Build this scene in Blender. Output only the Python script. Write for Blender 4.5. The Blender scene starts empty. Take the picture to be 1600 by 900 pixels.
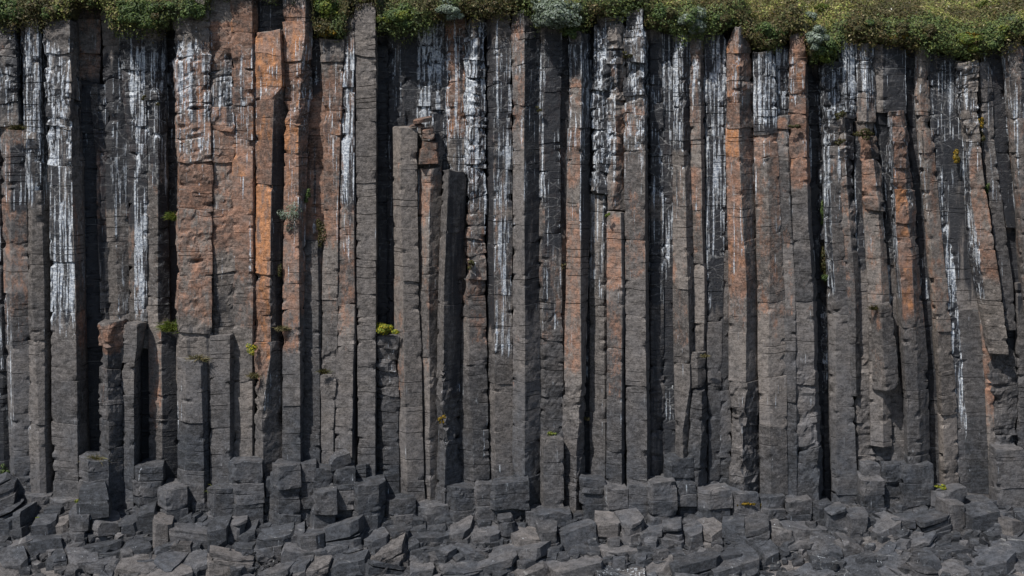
import bpy, math, random
import numpy as np
from mathutils import Vector
R = math.radians
rng = random.Random(7)
nrs = np.random.RandomState(11)
scn = bpy.context.scene
col = scn.collection

# ------------------------------------------------------------------ camera
S = 0.02          # metres per photo pixel on the plane of the cliff face (Y = 0)
CD = 45.0         # camera distance
CZ = 14.0         # camera height
HP = 200.0        # pixel row of the horizon
cam = bpy.data.cameras.new('camera')
cam.sensor_width = 36; cam.lens = 36 * CD / (1600 * S)
cam.shift_y = (9.0 - CZ) / (1600 * S)
cam.clip_end = 500
co = bpy.data.objects.new('camera', cam); col.objects.link(co)
co.location = (0, -CD, CZ); co.rotation_euler = (R(90), 0, 0)
scn.camera = co

# ------------------------------------------------------------------ light
SUN_EL, SUN_AZ = R(54), R(40)       # azimuth measured to the left of the cliff's normal
w = bpy.data.worlds.new('World'); scn.world = w; w.use_nodes = True
nt = w.node_tree; bg = nt.nodes['Background']
sky = nt.nodes.new('ShaderNodeTexSky'); sky.sky_type = 'NISHITA'; sky.sun_disc = False
sky.sun_elevation = SUN_EL; sky.sun_rotation = R(180) + SUN_AZ
nt.links.new(sky.outputs[0], bg.inputs[0]); bg.inputs[1].default_value = 0.092
sl = bpy.data.lights.new('sun', 'SUN'); sl.energy = 4.9; sl.angle = R(0.6); sl.color = (1, .955, .9)
so = bpy.data.objects.new('sun', sl); col.objects.link(so)
d = Vector((math.sin(SUN_AZ) * math.cos(SUN_EL), math.cos(SUN_AZ) * math.cos(SUN_EL), -math.sin(SUN_EL)))
so.rotation_euler = d.to_track_quat('-Z', 'Y').to_euler(); so.location = (-30, -40, 50)
vs = scn.view_settings; vs.view_transform = 'Standard'; vs.look = 'None'; vs.exposure = 0.18; vs.gamma = 1

# ------------------------------------------------------------------ helpers
def X(px, Y=0.0): return (px - 800) * S * (CD + Y) / CD
def Z(py, Y=0.0): return CZ + (HP - py) * S * (CD + Y) / CD

def h3(i, j, k, s=0):
    i = i.astype(np.int64); j = j.astype(np.int64); k = k.astype(np.int64)
    n = (i * 73856093) ^ (j * 19349663) ^ (k * 83492791) ^ (s * 2654435761 & 0x7fffffff)
    n = (n ^ (n >> 13)) * 1274126177 & 0x7fffffff
    n = (n ^ (n >> 16)) * 60493 & 0x7fffffff
    return ((n ^ (n >> 11)) & 0xffff) / 65535.0

def vn(x, y, z, s=0):
    xi, yi, zi = np.floor(x), np.floor(y), np.floor(z)
    fx, fy, fz = x - xi, y - yi, z - zi
    fx = fx * fx * (3 - 2 * fx); fy = fy * fy * (3 - 2 * fy); fz = fz * fz * (3 - 2 * fz)
    r = 0
    for a in (0, 1):
        for b in (0, 1):
            for c in (0, 1):
                r = r + h3(xi + a, yi + b, zi + c, s) * (fx if a else 1 - fx) * (fy if b else 1 - fy) * (fz if c else 1 - fz)
    return r

def fbm(x, y, z, s=0, o=3):
    r = 0; a = .5; t = 0
    for k in range(o):
        r = r + a * vn(x, y, z, s + k * 17); t += a
        x = x * 2.03; y = y * 2.03; z = z * 2.03; a *= .5
    return r / t

def mk(name, V, polys, mat, parent=None, attrs=None, smooth=False):
    """one mesh object; polys = list of (n,k) integer arrays"""
    me = bpy.data.meshes.new(name)
    V = np.asarray(V, dtype=np.float32)
    me.vertices.add(len(V)); me.vertices.foreach_set('co', V.ravel())
    idx = np.concatenate([np.asarray(p).ravel() for p in polys]).astype(np.int32)
    cnt = np.concatenate([np.full(len(p), np.asarray(p).shape[1]) for p in polys]).astype(np.int32)
    me.loops.add(len(idx)); me.loops.foreach_set('vertex_index', idx)
    st = np.concatenate([[0], np.cumsum(cnt)[:-1]]).astype(np.int32)
    me.polygons.add(len(cnt)); me.polygons.foreach_set('loop_start', st)
    try: me.polygons.foreach_set('loop_total', cnt)
    except Exception: pass
    me.update(calc_edges=True)
    me.polygons.foreach_set('use_smooth', np.full(len(cnt), smooth))
    for k, a in (attrs or {}).items():
        at = me.color_attributes.new(k, 'FLOAT_COLOR', 'POINT')
        at.data.foreach_set('color', np.asarray(a, dtype=np.float32).ravel())
    me.materials.append(mat)
    me.validate()
    o = bpy.data.objects.new(name, me); col.objects.link(o)
    if parent is not None:
        o.parent = parent
        o.matrix_parent_inverse = parent.matrix_world.inverted() if False else o.matrix_parent_inverse
    return o

def tag(o, label=None, cat=None, group=None, kind=None):
    if label: o['label'] = label
    if cat: o['category'] = cat
    if group: o['group'] = group
    if kind: o['kind'] = kind
    return o

def empty(name, loc, label, cat, group=None):
    o = bpy.data.objects.new(name, None); col.objects.link(o); o.location = loc
    o.empty_display_size = .2
    return tag(o, label, cat, group)

# ------------------------------------------------------------------ materials
def newmat(n):
    m = bpy.data.materials.new(n); m.use_nodes = True
    return m, m.node_tree, m.node_tree.nodes['Principled BSDF']

class G:
    def __init__(s, t): s.t = t
    def n(s, ty, **kw):
        x = s.t.nodes.new(ty)
        for k, v in kw.items(): setattr(x, k, v)
        return x
    def l(s, a, b): s.t.links.new(a, b)
    def val(s, sock, v):
        if hasattr(v, 'is_linked') or hasattr(v, 'links'): s.l(v, sock)
        else: sock.default_value = v
    def math(s, op, a, b=0.0, c=None, clamp=False):
        x = s.n('ShaderNodeMath', operation=op, use_clamp=clamp)
        s.val(x.inputs[0], a); s.val(x.inputs[1], b)
        if c is not None: s.val(x.inputs[2], c)
        return x.outputs[0]
    def mix(s, f, a, b, bt='MIX'):
        x = s.n('ShaderNodeMix', data_type='RGBA', blend_type=bt)
        s.val(x.inputs[0], f)
        for k, v in ((6, a), (7, b)):
            if isinstance(v, tuple): x.inputs[k].default_value = (*v, 1)
            else: s.l(v, x.inputs[k])
        return x.outputs[2]
    def scale(s, v, sc, off=(0, 0, 0)):
        x = s.n('ShaderNodeMapping'); s.l(v, x.inputs[0]); x.inputs[1].default_value = off; x.inputs[3].default_value = sc
        return x.outputs[0]
    def noise(s, v, sc, det=4, rough=.6, dist=0):
        x = s.n('ShaderNodeTexNoise'); s.l(v, x.inputs['Vector'])
        x.inputs['Scale'].default_value = sc; x.inputs['Detail'].default_value = det
        x.inputs['Roughness'].default_value = rough; x.inputs['Distortion'].default_value = dist
        return x.outputs[0]
    def ss(s, v, lo, hi, a=0.0, b=1.0):
        x = s.n('ShaderNodeMapRange', interpolation_type='SMOOTHSTEP'); s.val(x.inputs[0], v)
        s.val(x.inputs[1], lo); s.val(x.inputs[2], hi); x.inputs[3].default_value = a; x.inputs[4].default_value = b
        return x.outputs[0]

def basalt(name, lichen=True):
    m, t, bs = newmat(name); g = G(t)
    geo = g.n('ShaderNodeNewGeometry'); P = geo.outputs['Position']
    at = g.n('ShaderNodeAttribute', attribute_name='stain')
    sep = g.n('ShaderNodeSeparateColor'); g.l(at.outputs['Color'], sep.inputs[0])
    aR, aG, aB, aT = sep.outputs[0], sep.outputs[1], sep.outputs[2], at.outputs['Alpha']
    oi = g.n('ShaderNodeObjectInfo'); rnd = oi.outputs['Random']
    big = g.noise(P, 1.3, 5, .6)
    fine = g.noise(P, 14, 5, .7)
    strata = g.noise(g.scale(P, (1.6, 1.6, 22)), 1, 5, .7)     # fine horizontal cooling lines
    # clean rock: cool dark grey to warm brown grey
    tone = g.math('ADD', aT, g.math('MULTIPLY', g.math('SUBTRACT', big, .5), .9))
    tone = g.math('ADD', tone, g.math('MULTIPLY', g.math('SUBTRACT', rnd, .5), .22), clamp=True)
    c = g.mix(tone, (.043, .047, .055), (.146, .127, .113))
    lum = g.math('ADD', g.math('MULTIPLY', fine, .75), g.math('MULTIPLY', strata, .28))
    lum = g.math('ADD', lum, .23)
    lum = g.math('ADD', lum, g.math('MULTIPLY', g.math('SUBTRACT', rnd, .5), .22))
    grit = g.noise(P, 34, 3, .8)
    lum = g.math('ADD', lum, g.math('MULTIPLY', g.math('SUBTRACT', grit, .5), .9))
    lum = g.math('ADD', lum, g.math('MULTIPLY', g.math('SUBTRACT', g.noise(g.scale(P, (1, 1, 1.6)), 4.5, 5, .65), .5), 1.0))
    pit = g.ss(g.noise(P, 20, 3, .9), .60, .68, 0, .28)
    lum = g.math('SUBTRACT', lum, pit)
    lum = g.ss(lum, .38, 1.15, .30, 1.85)
    lc = g.n('ShaderNodeCombineColor'); [g.l(lum, lc.inputs[i]) for i in range(3)]
    c = g.mix(1.0, c, lc.outputs[0], 'MULTIPLY')
    # rust stain
    no = g.noise(g.scale(P, (1, 1, .45)), 2.6, 8, .82)
    mo = g.ss(g.math('ADD', no, g.math('SUBTRACT', g.math('MULTIPLY', aR, .60), .355)), .41, .55)
    oc = g.mix(g.ss(g.noise(P, 3.5, 4, .6), .35, .65), (.145, .097, .076), (.25, .125, .076))
    oc = g.mix(g.ss(g.math('MULTIPLY', g.noise(g.scale(P, (3, 3, 1)), 1.1, 4, .6), aR), .46, .64), oc, (.36, .155, .060))
    oc = g.mix(g.ss(g.noise(P, 7, 6, .8), .50, .66, 0, .75), oc, (.115, .088, .076))
    oc = g.mix(1.0, oc, lc.outputs[0], 'MULTIPLY')
    c = g.mix(g.math('MULTIPLY', mo, .80), c, oc)
    # dark streaks: wet / algae stain, plus shade painted on facets and in hollows
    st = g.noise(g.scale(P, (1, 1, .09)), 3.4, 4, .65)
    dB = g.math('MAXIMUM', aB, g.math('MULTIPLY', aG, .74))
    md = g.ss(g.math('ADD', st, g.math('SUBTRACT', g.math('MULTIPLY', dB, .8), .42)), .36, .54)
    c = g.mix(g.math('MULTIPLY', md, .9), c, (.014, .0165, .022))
    # white mineral streaks: long narrow runs broken up by grain, and pale joint lines
    cx = g.n('ShaderNodeCombineXYZ'); g.l(g.math('MULTIPLY', rnd, .35), cx.inputs[0]); g.l(g.math('MULTIPLY', rnd, 3.0), cx.inputs[2])
    pv = g.n('ShaderNodeVectorMath', operation='ADD'); g.l(P, pv.inputs[0]); g.l(cx.outputs[0], pv.inputs[1])
    s1 = g.noise(g.scale(P, (1, 1, .028)), 12.5, 3, .65, .2)
    s2 = g.noise(g.scale(pv.outputs[0], (1, 1, .05)), 30, 3, .7)
    s3 = g.noise(g.scale(P, (1, 1, .4)), 1.6, 4, .7)
    sm = g.math('ADD', g.math('ADD', g.math('MULTIPLY', s1, .58), g.math('MULTIPLY', s2, .20)), g.math('MULTIPLY', s3, .26))
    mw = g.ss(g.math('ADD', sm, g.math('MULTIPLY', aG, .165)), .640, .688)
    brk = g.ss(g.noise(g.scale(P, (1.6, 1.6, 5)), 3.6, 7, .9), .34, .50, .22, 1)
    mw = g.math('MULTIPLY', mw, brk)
    vo = g.n('ShaderNodeTexVoronoi', feature='DISTANCE_TO_EDGE'); vo.inputs['Scale'].default_value = 1
    wob = g.n('ShaderNodeTexNoise'); g.l(P, wob.inputs['Vector']); wob.inputs['Scale'].default_value = 3; wob.inputs['Detail'].default_value = 4
    wv = g.n('ShaderNodeVectorMath', operation='MULTIPLY_ADD'); g.l(wob.outputs['Color'], wv.inputs[0]); wv.inputs[1].default_value = (.3, .3, .22); g.l(P, wv.inputs[2])
    g.l(g.scale(wv.outputs[0], (1.7, 1.7, 3.0)), vo.inputs['Vector'])
    ln = g.ss(vo.outputs['Distance'], .010, .045, 1, 0)
    gate = g.ss(g.math('MULTIPLY', g.math('ADD', aG, .08), g.noise(P, 1.9, 3, .6)), .10, .34)
    ln = g.math('MULTIPLY', g.math('MULTIPLY', ln, gate), g.ss(fine, .38, .6, .15, .9))
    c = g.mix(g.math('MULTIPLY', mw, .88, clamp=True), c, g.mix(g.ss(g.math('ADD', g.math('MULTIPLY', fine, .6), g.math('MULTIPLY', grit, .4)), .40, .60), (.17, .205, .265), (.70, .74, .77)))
    c = g.mix(g.math('MULTIPLY', ln, .30), c, (.50, .50, .49))
    hl = g.ss(g.noise(g.scale(P, (.8, .8, 30)), 1, 3, .6), .615, .69)
    hl = g.math('MULTIPLY', hl, g.ss(g.noise(g.scale(P, (2.5, 2.5, 4)), 1, 3, .6), .45, .6))
    c = g.mix(g.math('MULTIPLY', hl, .42), c, (.27, .27, .265))
    # pale lichen specks
    sp = g.n('ShaderNodeTexVoronoi'); sp.inputs['Scale'].default_value = 9; g.l(P, sp.inputs['Vector'])
    spk = g.math('MULTIPLY', g.ss(sp.outputs['Distance'], .05, .11, 1, 0), g.ss(big, .47, .6))
    c = g.mix(g.math('MULTIPLY', spk, .45), c, (.42, .41, .37))
    g.l(c, bs.inputs['Base Color'])
    g.val(bs.inputs['Roughness'], g.math('SUBTRACT', .78, g.math('MULTIPLY', md, .28)))
    bs.inputs['Specular IOR Level'].default_value = .35
    # relief: grain, horizontal striation, hairline joints
    b1 = g.n('ShaderNodeBump'); b1.inputs['Strength'].default_value = .9; b1.inputs['Distance'].default_value = .04
    hh = g.math('ADD', g.math('MULTIPLY', g.noise(P, 9, 8, .78), .9), g.math('MULTIPLY', strata, .16))
    crk = g.ss(g.noise(g.scale(P, (.9, .9, 5.5)), 1.4, 4, .55), .475, .50)
    crk2 = g.ss(g.noise(g.scale(P, (.9, .9, 5.5)), 1.4, 4, .55), .50, .525, 1, 0)
    hair = g.math('MULTIPLY', g.math('MULTIPLY', crk, crk2), g.ss(big, .42, .55))
    hh = g.math('SUBTRACT', hh, g.math('MULTIPLY', hair, .3))
    g.l(hh, b1.inputs['Height'])
    g.l(b1.outputs[0], bs.inputs['Normal'])
    return m

MB = basalt('weathered_basalt')

def earthmat():
    m, t, bs = newmat('turf_soil'); g = G(t)
    P = g.n('ShaderNodeNewGeometry').outputs['Position']
    n1 = g.noise(P, 2.2, 6, .7); n2 = g.noise(P, 20, 4, .7)
    c = g.mix(g.ss(n1, .38, .6), (.030, .034, .012), (.085, .085, .030))
    c = g.mix(g.ss(n2, .5, .72), c, (.055, .035, .02))
    g.l(c, bs.inputs['Base Color']); bs.inputs['Roughness'].default_value = .95
    b = g.n('ShaderNodeBump'); b.inputs['Strength'].default_value = .9; b.inputs['Distance'].default_value = .06
    g.l(n2, b.inputs['Height']); g.l(b.outputs[0], bs.inputs['Normal'])
    return m
MSOIL = earthmat()

def leafmat():
    m, t, bs = newmat('leaf_green'); g = G(t)
    at = g.n('ShaderNodeAttribute', attribute_name='tint')
    P = g.n('ShaderNodeNewGeometry').outputs['Position']
    c = g.mix(g.ss(g.noise(P, 30, 3, .6), .3, .7, 0, .35), at.outputs['Color'], (.05, .05, .02))
    g.l(c, bs.inputs['Base Color']); bs.inputs['Roughness'].default_value = .6
    bs.inputs['Specular IOR Level'].default_value = .3
    tr = g.n('ShaderNodeBsdfTranslucent'); g.l(c, tr.inputs[0])
    mx = g.n('ShaderNodeMixShader'); mx.inputs[0].default_value = .25
    out = t.nodes['Material Output']
    g.l(bs.outputs[0], mx.inputs[1]); g.l(tr.outputs[0], mx.inputs[2]); g.l(mx.outputs[0], out.inputs[0])
    return m
ML = leafmat()
def twigmat():
    m, t, bs = newmat('twig_bark'); g = G(t)
    P = g.n('ShaderNodeNewGeometry').outputs['Position']
    g.l(g.mix(g.noise(P, 25, 3, .6), (.05, .035, .025), (.17, .13, .10)), bs.inputs['Base Color'])
    bs.inputs['Roughness'].default_value = .85
    return m
MTW = twigmat()

# ------------------------------------------------------------------ column data, in photo pixels
# (name, label, top row, bottom row, arris depths in metres, "row:arris columns ...", stains, options)
# stains: o rust, w white, k dark (wet, plus painted shade), r fractured relief; kind y0-y1:strength[/facet]
BC, BR = 'basalt_column', 'broken_column'
COLS = [
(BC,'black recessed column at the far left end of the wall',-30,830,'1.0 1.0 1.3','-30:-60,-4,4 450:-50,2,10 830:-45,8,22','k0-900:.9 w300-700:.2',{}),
(BR,'short blocky dark column head overhanging a grassy ledge in the upper left corner',38,197,'.05 -.1 .4','38:-14,24,32 197:-10,28,37','k40-190:.5 w60-190:.25 r0-200:1.6',{'u':(28,50)}),
(BC,'column with pale left edge rising beside the black gap at left end',196,830,'.3 .0 .12','196:3,17,39 450:8,19,43 740:17,23,47 830:18,25,49','w440-680:.55/0 k225-330:.75/1 w200-320:.35 o200-300:.3',{}),
(BC,'slim column streaked white above, second from the left end',33,830,'.15 -.05 .02 .5','33:34,41,59,67 225:38,45,62,74 330:43,50,64,78 450:43,50,69,80 675:47,61,69,82 830:48,64,74,86','w40-330:.75 k40-170:.5/1 k40-260:.3 w640-720:.2 o450-560:.2',{}),
(BC,'broad column crusted with white down to mid height, left of the dark recess',30,830,'.05 -.15 .45','30:68,108,116 225:75,111,124 330:79,114,127 450:81,118,130 675:83,121,134 830:86,124,142','w60-520:.82/0 k130-250:.45 o280-560:.5/1 w330-460:.25/1 r60-260:1.5',{}),
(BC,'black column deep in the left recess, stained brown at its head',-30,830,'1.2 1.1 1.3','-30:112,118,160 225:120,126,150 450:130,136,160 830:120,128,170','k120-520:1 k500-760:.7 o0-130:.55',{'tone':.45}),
(BC,'thin brown column inside the left recess',130,540,'1.0 .9 1.1','130:140,152,166 225:150,156,167 450:158,164,172 540:160,166,174','o160-420:.5 k150-520:.45 w150-300:.3/0',{}),
(BC,'dark column of the recess with one white right edge',10,540,'1.0 .8 1.15','10:160,178,184 225:166,174,198 450:171,184,201 540:172,186,203','w60-520:.55/1 k80-330:.75 o0-60:.3',{'tone':.55}),
(BC,'brightest white streaked column of the left recess',36,545,'1.1 .8 .82','36:184,190,222 225:200,210,229 450:204,211,229 545:205,212,230','w60-520:.95/1 k60-360:.7 w60-200:.5/0',{'u':(14,34)}),
(BC,'column with brown front and white joints on the right side of the recess',40,545,'.9 .72 1.25','40:222,244,258 225:230,247,258 450:231,247,263 545:232,248,264','w60-300:.75 k60-260:.85 w300-500:.3 k280-500:.8/1',{}),
(BC,'black column sunk in the cleft where grass tufts grow',60,830,'1.9 1.9 2.0','60:250,262,282 830:240,262,285','k0-900:1',{}),
(BC,'broad rust and grey column of cracked slabs right of the recess',2,610,'.35 .0 .03 .05','18:272,276,306,324 225:276,279,306,328 350:277,279,307,329 610:277,280,309,330','o60-520:.66 w60-200:.65 k60-200:.45/2 w180-240:.5 k500-600:.35 r0-540:1.3',{'u':(26,60),'tone':.75}),
(BR,'short column with a dry grass tuft on its flat top, below the rust slabs',562,830,'.0 -.3 -.32 .25','562:279,291,313,329 675:279,292,317,331 830:280,294,320,334','w600-700:.25/0 k570-820:.2/2',{}),  # dark on the last facet paints the shade of its right side
(BC,'column with a square orange patch near its white streaked head',-30,560,'.28 .16 .22','18:324,330,362 225:329,334,364 350:330,335,365 560:331,336,366','o30-110:.75 w80-200:.7 k90-170:.35 o160-400:.72 w200-340:.35 k450-520:.4 r0-520:1.2',{'tone':.7}),
(BR,'short plain grey column with sloping top between two taller rusty ones',524,830,'-.05 -.15 .35','524:329,359,367 675:330,359,368 830:333,361,371','o520-560:.2/0 k540-820:.25/1',{}),
(BC,'flat orange brown column with dripping pale streaks, left of the brightest orange edge',-30,830,'.2 .12 .4','-30:362,394,401 225:365,395,400 450:366,395,399 675:368,394,398 830:369,394,398','o0-460:.82 w60-230:.6 w230-330:.25 o400-520:.5 k225-420:.3/1',{'tone':.8,'u':(24,60)}),
(BC,'black recessed rock above the big orange block',-30,90,'.7 .6 .8','-30:398,410,443 90:400,412,444','k0-60:.8 w0-60:.3',{}),
(BC,'column with vivid orange left face and black right face under a big orange block',46,830,'.2 -.18 .38','46:401,438,445 135:401,440,446 150:401,428,446 290:402,424,447 450:400,422,443 560:399,424,443 640:400,411,443 830:400,412,443','o46-140:1 w100-150:.45 o130-600:.98/0 k300-760:.35/1 w580-640:.5/1 k190-560:.6/1 r440-660:1.6',{'u':(38,80)}),
(BC,'tall orange column reaching above the frame, built of wide stepped blocks',-30,830,'.1 -.15 .28','-30:443,476,490 52:444,477,487 100:446,470,486 225:447,467,480 350:446,467,477 450:443,467,474 675:443,469,473 830:443,470,474','o0-340:.98/0 o0-300:.5/1 w95-180:.35 o330-560:.55/0 k350-760:.3/1 r120-210:1.8',{'u':(40,80)}),
(BC,'recessed orange wall slot where two small bushes grow',60,400,'.65 .6 .65','60:482,488,512 225:476,492,512 400:474,490,512','o120-380:.8 k60-150:.7 w60-140:.5 w230-330:.25',{'tone':.7,'u':(16,40)}),
(BR,'short grey column capped by moss below the orange slot',376,830,'.3 .2 .5','376:477,496,508 450:474,497,505 675:473,499,504 830:473,500,504','k380-460:.45/1 o420-460:.2',{}),
(BC,'orange fronted column with a grey block for its cap',60,830,'.25 .03 .4','60:503,538,541 225:508,531,537 350:508,528,533 450:505,527,531 575:504,526,529 675:504,521,526 830:504,522,527','o95-400:.78 w95-300:.4 k60-100:.3 o400-700:.2 w200-330:.25/0 r540-620:1.4',{'u':(34,70)}),
(BC,'grey column with white streaked left edge beside the tall speckled one',20,830,'.1 -.05 .45','20:540,553,557 225:536,553,558 350:531,553,558 450:529,554,559 675:526,551,560 830:526,551,560','w70-330:.8 k130-200:.5/0 o140-200:.4 w330-420:.4/0 k550-760:.5/1',{}),
(BC,'tall smooth speckled grey column left of the black slot',2,830,'.02 -.1 .9','2:556,587,589 225:558,587,588 450:559,587,588 675:561,586,588 830:562,586,588','k20-120:.3 o150-230:.3 o430-520:.2',{'u':(50,110),'tone':.42,'clean':1}),
(BC,'black column on the left of the deep slot',30,600,'1.1 .95 1.0','30:585,590,606 600:585,590,608','k0-600:.7 w225-420:.35',{'u':(20,60)}),
(BC,'black column on the right of the deep slot',30,600,'.9 .8 .9','30:606,608,630 600:607,610,634','k0-600:.7 w225-420:.35',{'u':(20,60)}),
(BR,'crumbling short column of thin layers topped by a yellow green plant',527,830,'.4 .12 .2','527:587,592,621 600:587,594,621 675:587,599,621 830:590,604,624','w530-600:.3 r520-640:2.2 k560-620:.25 o530-560:.25',{'l':(9,26),'lim':610}),
(BR,'brown topped grey short column, leftmost of the three free standing in front of the slot',201,830,'.42 -.08 .08','201:616,626,650 290:616,626,650 350:617,627,651 450:618,631,653 600:620,632,657 675:619,634,658 830:624,638,664','o250-330:.35/0 o420-640:.45/0 k210-330:.15',{'tone':.6,'u':(40,90),'l':(60,120),'clean':1}),
(BR,'middle one of the three free standing short columns, pinkish left face',263,830,'.35 -.02 .3','263:656,675,689 350:655,672,688 450:654,670,685 560:656,671,686 675:662,671,686 830:664,674,690','o264-620:.5/0 k270-560:.3/1',{'tone':.65}),
(BR,'dark leaning short column, rightmost of the three free standing ones',265,830,'.1 -.38 .3','265:694,701,727 350:690,698,724 450:687,694,720 560:685,694,718 620:684,692,718 675:689,698,718 740:684,696,720 830:680,695,724','o300-640:.3/0 k290-640:.5/1 r600-720:2.2',{'tone':.4,'clean':1}),  # dark right facet: shade of the side turned right, put into the colour
(BC,'dark lichen speckled wall column above the slot of short columns',24,460,'1.0 .9 1.0','24:626,632,655 460:626,632,655','k20-200:.75 w100-200:.15',{'tone':.4}),
(BC,'column with one long white run, left of the pair of white runs',24,520,'.95 .8 .85','24:653,658,676 520:652,656,676','w30-200:1 k30-200:.55',{}),
(BC,'column with a pale front and black right edge between white runs',20,520,'.8 .72 .95','20:676,681,693 520:676,681,693','w20-180:1 k20-240:.6 w180-330:.3',{}),
(BC,'dark blue stained column right behind the brown topped short one',26,560,'.95 .85 .9','26:690,693,702 560:690,693,702','w30-250:.7 k60-500:.85',{}),
(BC,'rusty column with broken slab near its head, behind the leaning short one',22,640,'.75 .62 .66','22:698,703,727 225:700,703,727 640:700,703,726','o25-220:.8 w40-280:.62 k200-330:.5 r30-70:2',{'u':(24,60),'tone':.7}),
(BC,'column of rounded white outlined blocks stacked like loaves',28,830,'.4 .12 .3','28:729,742,758 120:728,744,758 225:727,734,758 350:729,735,757 450:724,733,757 600:718,733,760 675:717,739,762 830:720,742,765','w30-330:1 k40-230:.45/0 w330-450:.3 o225-480:.5/1 w600-720:.3/1 r30-460:1.7',{'u':(18,34),'mid':(18,36),'midto':470}),
(BC,'blue black column with a broad white run down its middle',18,830,'.45 .1 .22','18:763,779,797 225:761,771,798 350:762,772,799 450:763,773,798 675:765,774,800 830:766,776,806','w60-330:.95/1 k60-520:.95/0 k60-200:.6/1 w330-560:.72/1 w700-740:.2',{'u':(22,60)}),
(BC,'column with pale orange front and black streaked right face, near the middle',14,830,'.15 -.2 .3','14:803,818,824 40:800,820,842 225:803,819,842 450:803,820,842 675:803,820,843 830:804,821,845','w14-120:.55/0 o20-250:.6/0 w180-330:.35/0 k60-330:.7/1 w60-330:.4/1 o250-640:.35/0 k600-740:.4/1',{}),
(BC,'black fronted column edged by white runs, under the big grey willow',40,700,'.32 .2 .3','40:843,853,878 225:842,851,874 350:843,853,875 450:844,849,877 700:845,852,879','w60-330:.9/0 k100-360:.95/1 w270-480:.6/1 k360-500:.4 w480-520:.4 o640-700:.2 r480-700:1.3',{'u':(30,80)}),
(BR,'stubby square column with a mossy top at the wall foot near the middle',688,830,'.1 -.25 -.2','688:846,850,879 830:846,852,880','w700-740:.25',{'l':(36,70)}),
(BC,'narrow brown column wedged beside the black fronted one',60,660,'.5 .42 .6','60:874,877,890 225:873,876,888 450:876,879,886 660:879,881,887','o170-430:.5 k60-200:.5 w60-200:.3 k400-640:.5/1',{}),
(BC,'tall brown column with white left edge, right of the grey willow',48,830,'.2 -.15 .35','48:890,908,921 225:889,908,921 450:886,907,917 600:883,909,914 675:881,904,913 720:880,901,912 830:880,899,912','w60-240:.55 k60-130:.6 o110-300:.55/0 o300-600:.55/0 k225-640:.4/1 w120-260:.45/1 o600-720:.25 r600-760:1.5',{}),
(BC,'black column in the narrow cleft right of the tall brown one',60,830,'.95 .9 .95','60:917,920,934 830:910,914,934','k60-760:.95 w300-600:.35',{}),
(BC,'shattered white and black column that ends on a small grassy ledge',26,303,'.3 .1 .18','26:934,948,974 100:928,944,962 225:924,938,950 303:926,934,950','w30-300:.85 k60-200:.75/0 r30-300:1.9 o30-100:.25',{'u':(16,38)}),
(BC,'grey column with white horizontal veins under the small grassy ledge',305,830,'.5 .22 .38','305:921,944,951 450:923,943,951 675:923,945,950 830:923,945,950','w305-480:.62 k560-760:.2/1 k310-600:.45/1',{'mid':(30,70),'midto':480}),
(BC,'scooped broken column head with orange right flank above a mossy shelf',40,330,'.15 .0 .25','40:950,963,978 225:950,964,977 290:950,962,975 330:950,955,976','w60-300:.75/0 o160-310:.75/1 k60-150:.5/1 r40-330:2',{'u':(18,40)}),
(BC,'orange brown column rising to the mossy shelf',333,830,'.08 -.08 .3','333:950,970,977 450:950,972,978 675:950,971,976 830:947,972,978','o333-460:.6/0 o460-640:.45/0 k430-760:.4/1',{}),
(BC,'pale shattered column head poking highest through the turf, orange lower right edge',14,830,'.06 -.16 .42','14:979,1004,1008 100:978,1005,1009 225:977,1008,1011 450:978,1008,1012 675:980,1010,1014 830:981,1011,1016','w14-230:.7 o14-120:.5 k90-200:.4 o150-450:.55/0 w200-360:.3 r14-230:2.2 o450-600:.2',{'u':(16,34)}),
(BC,'black glossy column right of the pale shattered one',44,830,'.75 .5 .55','44:1010,1016,1032 225:1011,1017,1035 450:1013,1018,1035 675:1012,1017,1035 830:1013,1018,1036','k60-310:.85 w100-330:.55 w340-480:.5 k340-480:.7 k480-800:.5 r600-760:1.4',{}),
(BC,'blue black column with a net of fine white streaks',50,800,'.75 .6 .62','50:1031,1034,1056 225:1034,1037,1055 450:1034,1037,1054 800:1034,1038,1056','w60-440:.7 k60-720:.9 w600-660:.5',{}),
(BC,'column with white head and smooth grey brown lower front',56,740,'.3 -.03 .32','56:1054,1067,1078 225:1053,1068,1079 350:1053,1072,1082 450:1053,1075,1083 600:1055,1078,1083 675:1057,1066,1078 740:1057,1068,1078','w60-240:.9/0 k60-240:.8/1 w200-330:.4/0 o240-560:.42/0 k260-640:.3/1',{'u':(20,44)}),
(BC,'slim rusty column ending on a dark hollow ledge',50,550,'.3 .12 .42','50:1078,1094,1098 225:1080,1095,1100 350:1082,1097,1101 450:1084,1100,1104 550:1087,1099,1103','o60-420:.62/0 w90-200:.55/0 w225-300:.2 k225-520:.35/1 o420-540:.3',{}),
(BR,'short waisted column block hanging above a hollow beside the dark cleft',551,606,'.1 -.04 .2','551:1079,1089,1101 606:1078,1090,1101','k551-594:.25',{'l':(44,50)}),
(BR,'knobbly short column with a notch at its waist and a pale flat top',608,830,'.1 -.12 .3','612:1083,1096,1102 675:1079,1095,1102 830:1070,1086,1102','k640-760:.3/1 o640-680:.25/1 r600-760:1.5',{}),
(BC,'dark pocket wall behind the waisted column block',540,830,'.4 .3 .45','540:1076,1084,1104 830:1074,1084,1106','k540-760:.8',{}),
(BC,'tall flat column covered by a waterfall of white streaks',52,830,'.5 .3 .36','52:1098,1103,1133 225:1101,1105,1133 450:1101,1104,1128 675:1105,1108,1123 830:1104,1108,1124','w60-420:.86 k60-430:.55 w420-480:.3',{'tone':.5}),
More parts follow.
